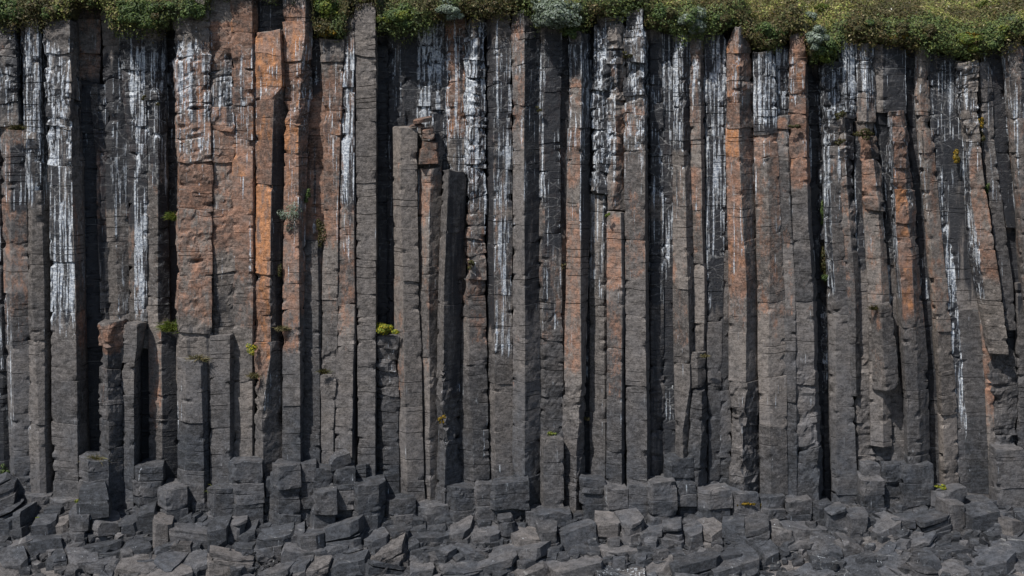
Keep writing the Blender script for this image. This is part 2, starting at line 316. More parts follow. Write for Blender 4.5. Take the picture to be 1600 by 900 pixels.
(BC,'narrow smooth strip column left of the peaked orange one',60,830,'.42 .36 .4','60:1132,1134,1142 225:1132,1134,1140 450:1127,1129,1139 675:1123,1125,1141 830:1122,1125,1142','w60-380:.7 k60-150:.4',{'u':(26,60)}),
(BC,'peaked orange column with a wide black right face',42,830,'.15 -.3 .32','42:1147,1154,1159 75:1138,1155,1172 225:1136,1155,1177 350:1139,1161,1181 450:1140,1166,1184 600:1141,1166,1186 660:1145,1158,1186 830:1141,1165,1188','o42-470:.95/0 o60-200:.6/1 w42-120:.5/0 k70-600:.25/1 o200-330:.25/1 w60-110:.3/1 k600-760:.5/1 r100-150:2 r600-780:2',{'u':(26,60)}),
(BC,'column with black and white checked head over a smooth rusty body',80,830,'.05 -.12 .05','80:1178,1192,1210 225:1180,1196,1213 350:1183,1202,1218 450:1185,1203,1224 560:1186,1200,1226 675:1188,1203,1227 830:1190,1206,1231','w80-200:.85 k90-210:.85 o190-520:.6 w225-330:.15 w560-640:.15',{'tone':.5}),
(BR,'white chalky column head resting on a square topped column',72,181,'.35 .2 .3','72:1208,1212,1232 181:1210,1214,1233','w72-181:1 k90-180:.3 o80-120:.4',{'u':(20,42)}),
(BR,'slim square topped grey column with a dark cap block',181,830,'.08 -.02 .12','181:1212,1231,1235 225:1213,1231,1235 350:1218,1236,1240 450:1223,1242,1246 675:1228,1244,1248 830:1228,1245,1249','o181-220:.6 w660-760:.1',{'u':(16,90)}),
(BC,'column with deep orange head and white veins under the bushy turf lip',52,830,'.03 -.06 .4','52:1236,1257,1260 225:1235,1259,1262 350:1240,1262,1266 450:1244,1270,1275 600:1248,1274,1278 675:1248,1276,1281 830:1246,1279,1285','o52-300:.85 w90-170:.5 k150-180:.3 o300-480:.25 r560-760:1.7',{}),
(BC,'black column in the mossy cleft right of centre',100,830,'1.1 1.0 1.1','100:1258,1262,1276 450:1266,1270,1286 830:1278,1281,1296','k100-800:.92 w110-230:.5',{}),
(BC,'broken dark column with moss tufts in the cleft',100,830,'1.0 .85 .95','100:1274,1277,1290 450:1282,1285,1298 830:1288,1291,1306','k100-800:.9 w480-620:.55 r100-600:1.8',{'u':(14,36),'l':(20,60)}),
(BC,'ragged black headed column with a pale blue white left edge',98,830,'.4 .16 .2','98:1284,1290,1313 225:1288,1297,1311 350:1291,1301,1315 450:1295,1306,1323 675:1299,1306,1334 830:1303,1311,1341','w100-190:.7 k100-200:.85 w190-460:.8/0 o225-440:.4/1 w680-720:.15 k700-740:.25 r100-230:1.8',{}),
(BC,'column with a bright white square run near its head and rust knobs below',62,620,'.25 .08 .26','62:1312,1322,1340 180:1312,1323,1338 225:1311,1321,1331 350:1314,1328,1336 450:1321,1335,1340 620:1328,1338,1342','w62-180:1 k62-230:.35/1 o200-420:.5/0 k230-330:.2/1 r180-360:1.8',{'u':(18,44)}),
(BC,'blue black streaked column between two knobbly ones',180,545,'.5 .35 .38','180:1331,1334,1348 350:1334,1337,1354 450:1338,1341,1364 545:1338,1342,1365','k180-420:.9 w180-420:.5',{}),
(BC,'recessed lower column below the square undercut right of the cleft',530,830,'.42 .34 .4','530:1334,1338,1366 675:1337,1340,1364 830:1338,1342,1368','k590-680:.2 o530-560:.3 r540-780:1.6',{}),
(BC,'column with pale streaked head and grassy ledge above rounded rusty blocks',66,700,'.22 .0 .22','66:1339,1352,1364 190:1341,1354,1366 225:1346,1362,1372 350:1352,1374,1380 450:1358,1378,1388 700:1362,1380,1392','w66-180:.6 k66-150:.55 o200-340:.65/0 k200-300:.5/1 r180-360:1.9',{'u':(24,50)}),
(BR,'hanging broken column with a slanting underside right of the cleft',476,612,'.1 -.38 -.1','476:1363,1376,1391 560:1365,1381,1400 604:1364,1385,1402','o476-520:.5/0 o540-600:.35/0 k490-612:.15/1',{'l':(50,80),'hang':1}),
(BC,'broken dark column in the hollow under the hanging block',600,830,'.5 .35 .45','600:1362,1376,1394 830:1362,1378,1398','k600-700:.55 r600-800:2.2',{'l':(20,50)}),
(BC,'dark leaning column with a bright white left edge',160,610,'.55 .42 .6','160:1364,1372,1392 225:1370,1376,1394 350:1381,1388,1399 450:1388,1394,1408 560:1397,1403,1414 610:1402,1407,1418','k160-420:.75 w380-560:1/0 w225-420:.5',{}),
(BC,'shaded column below the white edged leaning one, right of the hanging block',590,830,'.5 .36 .4','590:1386,1390,1416 830:1392,1396,1422','k590-640:.3',{}),
(BC,'broad grey brown block column head beneath the turf right of centre',70,176,'.35 .2 .4','70:1364,1379,1412 176:1366,1380,1414','w70-170:.35 k70-176:.35/0 o70-120:.2',{'tone':.55,'u':(36,60)}),
(BR,'broken column with vivid orange front and white left side, leaning right',174,830,'.3 -.22 -.1 .35','174:1388,1394,1406,1412 225:1391,1396,1414,1419 350:1396,1400,1421,1430 450:1402,1409,1427,1437 560:1408,1415,1432,1448 675:1414,1418,1436,1450 830:1416,1420,1440,1454','w174-420:.85/0 o190-500:.95/1 k225-450:.2/2 w178-215:.4 w400-470:.6/0 o480-560:.3/1 r200-340:2 k600-740:.3/2',{'u':(18,40),'mid':(20,60),'midto':400}),
(BC,'black leaning column in shade between the orange and brown ones',72,830,'1.0 .9 .95','72:1410,1414,1434 225:1418,1422,1440 350:1430,1434,1452 450:1438,1442,1464 600:1448,1452,1470 830:1454,1458,1478','k72-640:.9 w72-200:.35 w400-470:.4',{}),
(BC,'leaning brown column with a pale left edge from turf to foot',72,830,'.45 .22 .45','72:1432,1440,1448 150:1432,1438,1450 225:1437,1444,1458 350:1447,1452,1468 450:1456,1461,1478 600:1466,1470,1491 675:1470,1474,1494 830:1475,1480,1500','w72-400:.6/0 w90-200:.3/1 o225-420:.25 k80-200:.3/1',{'tone':.75}),
(BC,'narrow dark leaning column lined by one thin white thread',84,830,'.55 .5 .6','84:1447,1450,1460 225:1457,1460,1469 350:1467,1470,1480 450:1477,1480,1492 600:1490,1493,1504 830:1499,1502,1516','w120-660:.8/1 k90-600:.75',{}),
(BC,'wide flat black faced column with a white splash high up and thin white lines',86,830,'.62 .5 .52','86:1459,1464,1492 225:1468,1473,1509 350:1479,1484,1520 450:1490,1495,1528 600:1503,1507,1541 675:1508,1512,1545 830:1515,1520,1552','w90-230:.72/1 k120-440:.6 w380-680:.85/0 o560-640:.2 w420-520:.2/1',{'u':(60,120),'l':(110,200),'tone':.4,'rough':.4}),
(BC,'leaning pale orange column with white left edge that ends above a hollow at the right',96,552,'.3 .0 -.1','96:1494,1497,1530 180:1499,1505,1527 225:1508,1513,1530 270:1510,1515,1535 350:1512,1523,1546 400:1516,1529,1554 450:1526,1538,1562 520:1538,1543,1571 552:1543,1546,1574','w96-200:.6 k96-180:.5 w200-480:.85/0 o225-450:.62/1 w190-270:.45 r96-210:2.4',{'tone':.8}),
(BC,'thin rusty strip column under the pale leaning one at right',300,830,'.45 .35 .4','300:1508,1512,1520 450:1528,1531,1540 600:1541,1544,1551 830:1551,1553,1559','o420-680:.7',{'tone':.7}),
(BC,'slim grey leaning column behind the pale orange one',96,516,'.42 .2 .35','96:1524,1530,1545 225:1533,1537,1552 350:1546,1550,1568 450:1560,1565,1581 516:1568,1571,1585','w150-330:.5 k100-200:.35 w225-300:.3/0',{}),
(BC,'black streaked leaning column with rounded brown lower end near right edge',74,355,'.6 .4 .5','74:1531,1535,1568 225:1549,1553,1574 300:1560,1564,1582 355:1570,1574,1590','k110-260:.8 w74-120:.3 o225-350:.3',{}),
(BC,'black recessed column seen at right below the rounded brown end',340,830,'.95 .85 .9','340:1564,1568,1600 830:1576,1580,1612','k340-680:.75',{}),
(BC,'smooth grey leaning column cut by the right edge of the picture',64,830,'.25 .02 .1','64:1566,1574,1597 225:1581,1587,1612 355:1592,1598,1625 450:1600,1606,1635 830:1625,1630,1660','w90-230:.45 r70-120:1.2',{'tone':.6}),
(BC,'dark leaning column behind the right edge of the picture',60,830,'.6 .5 .6','60:1595,1600,1650 225:1610,1615,1660 830:1655,1660,1720','k60-400:.5',{}),
(BC,'brown lower column at the right edge standing on the rubble',440,830,'.55 .42 .5','440:1588,1591,1625 830:1593,1596,1640','o440-500:.2',{}),
(BC,'bulging dark fractured rock under the pale leaning column end',545,830,'.4 .3 .45','545:1546,1556,1585 620:1547,1560,1588 700:1550,1562,1584 830:1552,1564,1590','k560-690:.35 r540-760:2.6',{'l':(40,90)}),  # dark colour paints the shade under the leaning column end
(BR,'big square block standing in front of the wall at the right foot',703,830,'.1 -.3 -.2','703:1550,1556,1598 830:1552,1559,1600','',{'l':(60,90)}),
# a little beyond the frame
(BC,'grey column beyond the left edge of the picture',-30,830,'.3 .0 .3','-30:-110,-84,-60 830:-105,-80,-50','w0-300:.5',{}),
(BC,'rusty column beyond the left edge of the picture',-30,830,'.2 -.1 .4','-30:-160,-135,-112 830:-155,-130,-106','o0-400:.5',{}),
(BC,'grey column beyond the right edge of the picture',60,830,'.3 .0 .3','60:1650,1672,1700 830:1720,1735,1775','w60-300:.5',{}),
]
COLS += [
(BR,'orange headed short column with a toothed dark right side, left of its grey twin',505,830,'.05 -.45 -.1','505:154,171,190 560:157,167,189 675:157,170,190 830:159,172,192','o505-560:.7 o560-640:.35/0 k520-700:.4/1 r505-660:1.8',{'l':(16,50),'tone':.5}),
(BR,'grey short column of stacked drums beside the orange headed one',506,830,'-.05 -.2 .3','506:191,214,226 545:191,213,220 570:191,209,214 830:192,208,214','k506-720:.35/1',{'l':(22,40),'lim':640}),
(BC,'black hollow column behind the two short drum columns',500,830,'1.5 1.4 1.5','500:200,205,246 830:200,205,246','k500-760:.9',{}),  # its darkness paints the shadow that the drum columns cast
(BC,'column with a lit left face and rust line below the bright grass tuft',508,830,'.6 .38 .85','508:233,252,278 675:235,254,279 830:236,256,281','o510-680:.5/0 k510-800:.7/1',{'tone':.5}),
]
ST = 'column_stump'
STUMPS = [
(ST,'narrow low stump squeezed between the cracked lid stump and the hexagonal one',744,880,'-.3 -.5 -.4','744:411,414,422 860:411,414,422','',{'l':(26,40)}),
(ST,'ledge block set between the dry grass column and the barrel stump',786,880,'-.2 -.5 -.3','786:294,300,322 860:294,300,322','',{'l':(20,30)}),
(ST,'upper of two rounded stump blocks, with a grass tuft on top, left of centre foot',720,880,'-.5 -.85 -.6','720:125,137,167 830:125,138,170','',{'l':(32,40)}),
(ST,'stepped stump of three slabs at the foot of the black hollow',731,880,'-.3 -.6 -.4','731:211,219,250 830:211,219,256','',{'l':(18,24)}),
(ST,'low round topped stump right of the stepped three slab stump',768,880,'-.6 -1.0 -.7','768:251,261,292 860:250,262,294','',{'l':(26,40)}),
(ST,'barrel shaped stump with a yellow green plant behind, under the short grey column',768,880,'-.6 -1.0 -.8','768:323,332,362 860:323,333,364','',{'l':(34,42)}),
(ST,'tall stump with a cracked slab lid below the flat orange brown column',724,890,'-.4 -.8 -.7','724:360,368,409 860:362,374,412','',{'l':(20,44)}),
(ST,'hexagonal capped stump below the vivid orange column',730,890,'-.6 -1.05 -.9','730:422,435,466 860:423,437,468','',{'l':(28,44)}),
(ST,'narrow brown stained stump right of the hexagonal capped one',727,890,'-.7 -.75 -.7','727:467,470,489 860:467,470,489','o735-760:.3',{'l':(26,44)}),
(ST,'stump with a dark hollow under its lid, left of the tilted loose slab',732,890,'-.5 -.6 -.5','732:489,493,521 860:488,493,521','',{'l':(24,40)}),
(ST,'shorter stump with sloping top in front of the dark hollow one',766,890,'-.9 -1.2 -1.1','766:487,493,522 860:487,494,524','',{'l':(34,44)}),
(ST,'square stump below the tilted loose slab',731,890,'-.6 -.8 -.75','731:521,524,551 860:522,525,552','',{'l':(28,44)}),
(ST,'small cube topped stump right of the tilted loose slab',729,880,'-.2 -.35 -.1','729:552,572,577 830:552,572,578','',{'l':(24,40)}),
(ST,'large square stump with a clean front, right end of the stump row',757,890,'-.6 -1.15 -1.0 -.7','757:551,560,592,600 860:552,561,592,600','',{'l':(40,50)}),
(ST,'slanting slab stump below the leaning short column',766,890,'-.4 -.85 -.6','766:700,712,742 860:700,714,744','',{'l':(20,34)}),
(ST,'cracked stump between the slanting slab stump and the wide one',758,890,'-.5 -.6 -.5','758:740,744,768 860:742,745,769','',{'l':(20,40)}),
(ST,'wide flat topped stump under the blue black column',753,890,'-.5 -.65 -.4','753:768,773,824 860:768,773,826','',{'l':(36,56)}),
(ST,'low wedge stump on the ledge near the middle of the wall foot',806,890,'-.7 -1.1 -.8','806:824,850,892 880:824,852,894','',{'l':(24,30)}),
(ST,'stump of thin tilted layers right of the tall brown column',750,890,'-.3 -.5 -.35','750:907,912,945 860:907,912,946','',{'l':(14,24)}),
(ST,'round shouldered stump below the grey column with white veins',763,890,'-.5 -.65 -.6','763:946,950,979 860:946,950,980','',{'l':(24,38)}),
(ST,'square shouldered stump below the column rising to the mossy shelf',758,890,'-.45 -.55 -.5','758:979,982,1016 860:979,982,1017','',{'l':(26,40)}),
(ST,'stump with a thick overhanging lid under the black glossy column',755,890,'-.6 -.8 -.65','755:1014,1020,1056 860:1017,1022,1058','',{'l':(20,30)}),
(ST,'slanted stump with pale lichen on its top near the knobbly column',757,890,'-.4 -.5 -.4','757:1056,1060,1086 860:1058,1062,1088','w757-764:.4',{'l':(16,26)}),
(ST,'raised wedge topped stump behind the overhanging lid stump',718,890,'.05 -.3 -.1','718:1036,1047,1079 830:1036,1049,1080','',{'l':(24,34)}),
(ST,'broad tilted slab stump left of the peaked orange column foot',766,890,'-.4 -.75 -.5','766:1090,1108,1141 860:1091,1110,1142','',{'l':(20,34)}),
(ST,'low stump below the peaked orange column',772,890,'-.3 -.6 -.4','772:1142,1158,1186 860:1142,1160,1187','',{'l':(20,30)}),
(ST,'rounded stump with two lids right of the mossy cleft foot',752,890,'-.35 -.7 -.5','752:1345,1352,1381 860:1345,1354,1382','',{'l':(18,34)}),
(ST,'small square stump behind the rounded two lid stump',726,890,'.0 -.2 -.1','726:1348,1351,1377 830:1348,1352,1378','',{'l':(24,34)}),
(ST,'dark cracked stump below the hollow under the hanging block',726,890,'-.1 -.3 -.2','726:1378,1382,1407 830:1378,1383,1408','',{'l':(22,34)}),
(ST,'stepped wide stump below the leaning orange fronted column',728,890,'-.25 -.45 -.3','728:1407,1411,1455 860:1407,1412,1456','',{'l':(22,40)}),
(ST,'split wide stump under the leaning brown column with a yellow plant',770,890,'-.4 -.75 -.4','770:1458,1476,1510 860:1458,1478,1512','',{'l':(20,32)}),
(ST,'flat weathered stump topped by pale grit near the right foot',786,890,'-.3 -.6 -.5','786:1511,1516,1554 860:1511,1518,1555','',{'l':(22,32)}),
]

LM = [(10,'the black gap at the left end'),(58,'the slim second column'),(103,'the broad white crusted column'),(146,'the two rounded stump blocks'),(196,'the two short drum columns'),
 (232,'the stepped three slab stump'),(272,'the low round topped stump'),(306,'the short column with dry grass'),(344,'the barrel shaped stump'),(386,'the tall stump with cracked lid'),(420,'the vivid orange edged column'),
 (446,'the hexagonal capped stump'),(480,'the narrow brown stained stump'),(512,'the hollow lidded stump'),(540,'the tilted loose slab'),(578,'the large square stump'),(612,'the crumbling column with the yellow plant'),
 (645,'the brown topped short column'),(672,'the pair of short columns'),(708,'the leaning short column'),(744,'the loaf block column'),(784,'the blue black column'),(822,'the pale orange fronted column'),(862,'the stubby mossy topped column'),
 (898,'the tall brown column'),(928,'the stump of thin layers'),(962,'the round shouldered stump'),(996,'the pale shattered column'),(1036,'the overhanging lid stump'),(1070,'the lichen topped slanted stump'),
 (1096,'the knobbly notched column'),(1120,'the white waterfall column'),(1162,'the peaked orange column'),(1206,'the smooth rusty bodied column'),(1238,'the slim square topped column'),(1264,'the deep orange headed column'),
 (1292,'the mossy cleft'),(1322,'the ragged black headed column'),(1362,'the rounded two lid stump'),(1392,'the hollow under the hanging block'),(1430,'the stepped wide stump'),(1484,'the split wide stump'),
 (1530,'the flat gritty stump'),(1575,'the big square block at the right foot')]
def lmk(px): return min(LM, key=lambda e: abs(e[0] - px))[1]

def parse_keys(k):
    ys, xs = [], []
    for e in k.split():
        a, b = e.split(':'); ys.append(float(a)); xs.append([float(v) for v in b.split(',')])
    return np.array(ys), np.array(xs)

def parse_st(s):
    out = []
    for e in s.split():
        k = e[0]; a, b = e[1:].split(':'); y0, y1 = a.split('-')
        f = None
        if '/' in b: b, f = b.split('/'); f = int(f)
        out.append((k, float(y0), float(y1), float(b), f))
    return out

def plane_noise(u, z, su, sz, seed):
    """angular cells: every cell is a small tilted plane"""
    a = u / su; b = z / sz
    ia, ib = np.floor(a), np.floor(b)
    best = np.full(a.shape, 1e9); val = np.zeros(a.shape)
    zero = np.zeros_like(ia)
    for da in (-1, 0, 1):
        for db in (-1, 0, 1):
            ca, cb = ia + da, ib + db
            px = ca + h3(ca, cb, zero, seed); pz = cb + h3(ca, cb, zero, seed + 1)
            dx, dz = a - px, b - pz
            dd = dx * dx + dz * dz
            v = (h3(ca, cb, zero, seed + 2) - .5) * 1.2 + (h3(ca, cb, zero, seed + 3) - .5) * 1.6 * dx + (h3(ca, cb, zero, seed + 4) - .5) * 1.6 * dz
            m = dd < best
            best = np.where(m, dd, best); val = np.where(m, v, val)
    return val

def build_column(ci, rec):
    name, label, top, bot, dep, keys, stains, opt = rec
    seed = 100 + ci * 37
    rs = np.random.RandomState(seed)
    dep = np.array([float(v) for v in dep.split()])
    dep = np.where(dep > .5, .5 + (dep - .5) * .55, dep)
    ys, xs = parse_keys(keys); st = parse_st(stains)
    ex = 1.6 if name == ST else 1.3
    xs[:, 0] -= ex; xs[:, -1] += ex                    # neighbours touch
    Yf = dep.min(); na = len(dep)
    z2p = lambda z: HP + (CZ - z) / (S * (CD + Yf) / CD)
    zt, zb = Z(top, Yf), Z(bot, Yf)
    stump = name == ST
    # joints, from the top down
    joints = [top]; y = top
    while y < bot:
        if y < 235: lo, hi = opt.get('u', (24, 66))
        elif y < opt.get('midto', 0): lo, hi = opt['mid']
        else: lo, hi = opt.get('l', (62, 150))
        if 'lim' in opt and y > opt['lim']: lo, hi = 60, 140
        y += rs.uniform(lo, hi)
        if y > bot - lo * .5: y = bot
        joints.append(y)
    jz = [Z(j, Yf) for j in joints]
    # ring layout
    xm = np.array([np.interp((top + bot) / 2, ys, xs[:, a]) for a in range(na)])
    fr, tt = [], []                                    # facet index, parameter
    for a in range(na - 1):
        L = math.hypot((xm[a + 1] - xm[a]) * S, dep[a + 1] - dep[a])
        n = max(2, int(round(L / .075)))
        for k in range(n):
            fr.append(a); tt.append(k / n)
            if k == 0: fr.append(a); tt.append(min(.028 / L, .4 / n))
        fr.append(a); tt.append(1 - min(.028 / L, .4 / n))
    fr.append(na - 2); tt.append(1.0)
    fr = np.array(fr); tt = np.array(tt); nf = len(fr)
    B = 1.0 if not stump else .95
    side = np.array([1.0, .5, .22, .08]) * B
    n = nf + 8
    # rows
    rz, rseg, redge, rnotch, rt = [], [], [], [], []
    for s in range(len(jz) - 1):
        a, b = jz[s], jz[s + 1]                         # a above b
        h = a - b
        rows = [(a, 1, 0), (a - .014, 0, 0)]
        z = a - .03
        while z < 1e9:
            z -= rs.uniform(.07, .12)
            if z < b + .05: break
            rows.append((z, 0, 0))
            if rs.rand() < .15 and z > b + .12:
                dpt = rs.uniform(.025, .07)
                rows += [(z - .008, 0, dpt), (z - .020, 0, dpt * .9), (z - .030, 0, 0)]; z -= .030
        rows += [(b + .014, 0, 0), (b, 1, 0)]
        for r in rows:
            rz.append(r[0]); rseg.append(s); redge.append(r[1]); rnotch.append(r[2]); rt.append((a - r[0]) / max(h, .01))
    rz = np.array(rz); rseg = np.array(rseg); redge = np.array(redge, float); rnotch = np.array(rnotch); rt = np.clip(np.array(rt), 0, 1)
    m = len(rz); py = z2p(rz)
    xa = np.stack([np.interp(py, ys, xs[:, a]) for a in range(na)], 1)       # m, na
    XA = (xa - 800) * S * (CD + dep[None, :]) / CD
    PX = np.zeros((m, n)); PY = np.zeros((m, n)); NX = np.zeros((m, n)); NY = np.zeros((m, n))
    c = slice(4, 4 + nf)
    PX[:, c] = XA[:, fr] * (1 - tt) + XA[:, fr + 1] * tt
    PY[:, c] = dep[fr] * (1 - tt) + dep[fr + 1] * tt
    for k in range(4):
        PX[:, k] = XA[:, 0] + side[k] * .12; PY[:, k] = dep[0] + side[k]
        PX[:, 4 + nf + k] = XA[:, -1] - side[3 - k] * .12; PY[:, 4 + nf + k] = dep[-1] + side[3 - k]
    fnx = (dep[1:] - dep[:-1])[None, :]; fX = XA[:, 1:] - XA[:, :-1]
    L = np.sqrt(fnx ** 2 + fX ** 2) + 1e-6
    nxf = fnx / L; nyf = -fX / L                        # outward = towards the camera
    NX[:, c] = nxf[:, fr]; NY[:, c] = nyf[:, fr]
    # arris normals
    ap = [4 + int(np.where((fr == a) & (tt == 0))[0][0]) for a in range(na - 1)] + [4 + nf - 1]
    NX[:, :4] = -1; NX[:, 4 + nf:] = 1
    for j, p in enumerate(ap):
        l = (-1, 0) if j == 0 else (nxf[:, j - 1], nyf[:, j - 1])
        r_ = (1, 0) if j == na - 1 else (nxf[:, j], nyf[:, j])
        ax, ay = l[0] + r_[0], l[1] + r_[1]; q = np.sqrt(ax ** 2 + ay ** 2) + 1e-6
        NX[:, p] = ax / q; NY[:, p] = ay / q
    # perimeter coordinate
    U = np.concatenate([np.zeros((m, 1)), np.cumsum(np.hypot(np.diff(PX, axis=1), np.diff(PY, axis=1)), 1)], 1)
    ZZ = np.repeat(rz[:, None], n, 1)
    # relief strength
    rr = np.full(m, 1.0) + np.clip((250 - py) / 120, 0, 1) * .6
    if stump: rr += .45
    for k, y0, y1, v, f in st:
        if k == 'r': rr += (v) * np.clip((py - y0) / 25 + .5, 0, 1) * np.clip((y1 - py) / 25 + .5, 0, 1)
    rr = (rr * opt.get('rough', 1.0))[:, None]
    D = (fbm(PX * 1.1, PY * 1.1, ZZ * .6, seed, 2) - .5) * .03
    D += (fbm(PX * 5, PY * 5, ZZ * 7, seed + 3, 2) - .5) * .012 * (.6 + .4 * rr)
    D += plane_noise(U + seed, ZZ, .38, .30, seed) * .014 * np.maximum(rr - .45, 0)
    D += plane_noise(U * 1 + seed, ZZ, .8, .7, seed + 9) * .022 * np.maximum(rr - .8, 0)
    D += (np.round(fbm(PX * 1.6, PY * 1.6, ZZ * 1.5, seed + 5, 2) * 7) / 7 - .5) * (.022 * np.minimum(rr, 1.2) + .05 * np.maximum(rr - 1.2, 0))
    nm = np.clip((vn(PX * 2.6, PY * 2.6, ZZ * 1.3 + 7, seed + 8) - .46) * 7, 0, 1)
    D += .012
    D -= rnotch[:, None] * nm
    D -= redge[:, None] * (.004 + .005 * np.minimum(rr, 2))
    # chips on the arrises next to the joints (the saw-toothed edges)
    for s in range(len(jz) - 1):
        sel = rseg == s; hs = jz[s] - jz[s + 1]
        for j, p in enumerate(ap):
            reps = 1 + int(hs / .34)
            for q in range(reps):
                atj = q == 0
                if rs.rand() > (.55 if atj else .36): continue
                up = rs.rand() < .5
                z0 = (jz[s] if up else jz[s + 1]) if atj else rs.uniform(jz[s + 1], jz[s])
                ln = rs.uniform(.05, .26); A = rs.uniform(.03, .12) * (.7 + .3 * rr[sel].mean())
                dz = (z0 - rz[sel]) if up else (rz[sel] - z0)
                wz = np.where(dz >= -.005, np.clip(1 - dz / ln, 0, 1), 0)[:, None]
                du = np.abs(U[sel] - U[sel][:, p:p + 1]) / (A * 1.9)
                D[sel] -= A * wz * np.clip(1 - du, 0, 1)
        # conchoidal scoops in fractured parts
        mr = rr[sel].mean()
        if rs.rand() < .25 * (mr - 1):
            p = rs.choice(ap); z0 = rs.uniform(jz[s + 1], jz[s]); rd = rs.uniform(.15, .35)
            dist = np.sqrt((U[sel] - U[sel][:, p:p + 1]) ** 2 + (rz[sel][:, None] - z0) ** 2)
            D[sel] -= np.clip(rd - dist, 0, 1) * .55
    # segment offsets
    ns = len(jz) - 1
    ms = np.array([rr[rseg == s].mean() for s in range(ns)])
    ox = rs.normal(0, .006, ns) * ms * (3 if stump else 1); oy = rs.normal(0, .013, ns) * ms * (3 if stump else 1)
    VX = PX + NX * D + ox[rseg][:, None]
    VY = PY + NY * D + oy[rseg][:, None]
    # uneven joints
    nj = len(jz); tlx = rs.normal(0, .05, nj); tly = rs.normal(0, .03, nj)
    xc = PX.mean(1, keepdims=True)
    if 'hang' in opt: tlx[-1] = .10
    def jw(idx):
        return (vn(PX * 2.2, PY * 2.2, idx[:, None] * 3.7 + np.zeros_like(PX), seed + 4) - .5) * .09 * np.minimum(rr, 2) + tlx[idx][:, None] * (PX - xc) + tly[idx][:, None] * (PY - PY.min())
    t_ = rt[:, None]
    VZ = ZZ + jw(rseg) * (1 - t_) + jw(rseg + 1) * t_
    # stains
    A4 = np.zeros((m, n, 4))
    fidx = np.zeros(n, int); fidx[c] = fr; fidx[:4] = 0; fidx[4 + nf:] = na - 2
    for k, y0, y1, v, f in st:
        if k == 'r': continue
        ch = {'o': 0, 'w': 1, 'k': 2}[k]
        fd = max(12.0, (y1 - y0) * .16)
        wgt = np.clip((py - y0) / fd + .5, 0, 1) * np.clip((y1 - py) / fd + .5, 0, 1) * v
        if k == 'o': wgt = wgt * (1 + (rs.rand(ns) - .5) * .45)[rseg]
        if k == 'w': wgt = wgt * (1 + (rs.rand(ns) - .5) * .3)[rseg]
        wm = np.repeat(wgt[:, None], n, 1)
        if f is not None: wm = wm * (fidx == f)[None, :]
        A4[:, :, ch] = np.maximum(A4[:, :, ch], wm)
    expl = A4[:, :, 0].copy(); ex_k = A4[:, :, 2].max()
    if not stump and not opt.get('clean'):
        gw = rs.choice([rs.uniform(0, .25), rs.uniform(.2, .5)]); go = rs.uniform(.16, .55) + .14 * (270 < xm[0] < 560); gw = gw + .10 * (640 < xm[0] < 1330)
        hgt = rs.uniform(-50, 60)
        A4[:, :, 1] = np.maximum(A4[:, :, 1], (gw * np.interp(py, [30, 70, 260 + hgt, 430 + hgt, 520 + hgt], [.5, 1, .85, .35, 0]))[:, None])
        A4[:, :, 0] = np.maximum(A4[:, :, 0], (go * np.interp(py, [20, 120, 480, 660], [.6, 1, .95, 0]))[:, None])
        for f_ in range(na - 1):                       # dark faces high up, mostly right-hand ones: painted shade with wet algae
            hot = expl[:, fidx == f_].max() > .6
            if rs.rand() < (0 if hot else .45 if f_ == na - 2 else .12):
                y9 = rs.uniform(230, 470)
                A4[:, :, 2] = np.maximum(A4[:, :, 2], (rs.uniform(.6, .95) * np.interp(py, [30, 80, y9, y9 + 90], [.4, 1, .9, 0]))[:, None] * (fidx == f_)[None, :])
    A4[:, :, 1] = np.minimum(A4[:, :, 1] * .92, .80)
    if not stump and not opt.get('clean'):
        for p in ap:                                   # mineral runs hugging the column edges, also painting the bright arris highlight
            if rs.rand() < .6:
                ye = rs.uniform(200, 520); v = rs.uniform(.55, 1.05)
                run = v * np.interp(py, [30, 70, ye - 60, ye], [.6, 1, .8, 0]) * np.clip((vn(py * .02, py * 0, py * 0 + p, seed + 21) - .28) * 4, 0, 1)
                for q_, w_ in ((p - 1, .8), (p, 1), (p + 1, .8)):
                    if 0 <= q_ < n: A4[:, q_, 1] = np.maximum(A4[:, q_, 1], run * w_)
    tone = np.interp(py, [0, 150, 450, 620, 740], [.70, .70, .62, .42, .20]) + opt.get('tone', .5) - .5 + rs.uniform(-.17, .17)
    if stump: tone = tone * 0 + .08
    A4[:, :, 3] = np.clip(tone, 0, 1)[:, None]
    base = (float(XA[-1].mean()), float(Yf), float(zb))
    if label is None: label = '%s stump half buried in rubble beside %s' % (['low', 'wide', 'squat', 'broken', 'rough', 'dark', 'short'][ci % 7], lmk((xm[0] + xm[-1]) / 2))
    root = empty(name, base, label, 'stump' if stump else 'rock column',
                 'stumps of broken columns along the wall foot' if stump else 'basalt columns of the cliff')
    root['kind'] = 'thing'
    off = np.array(base)
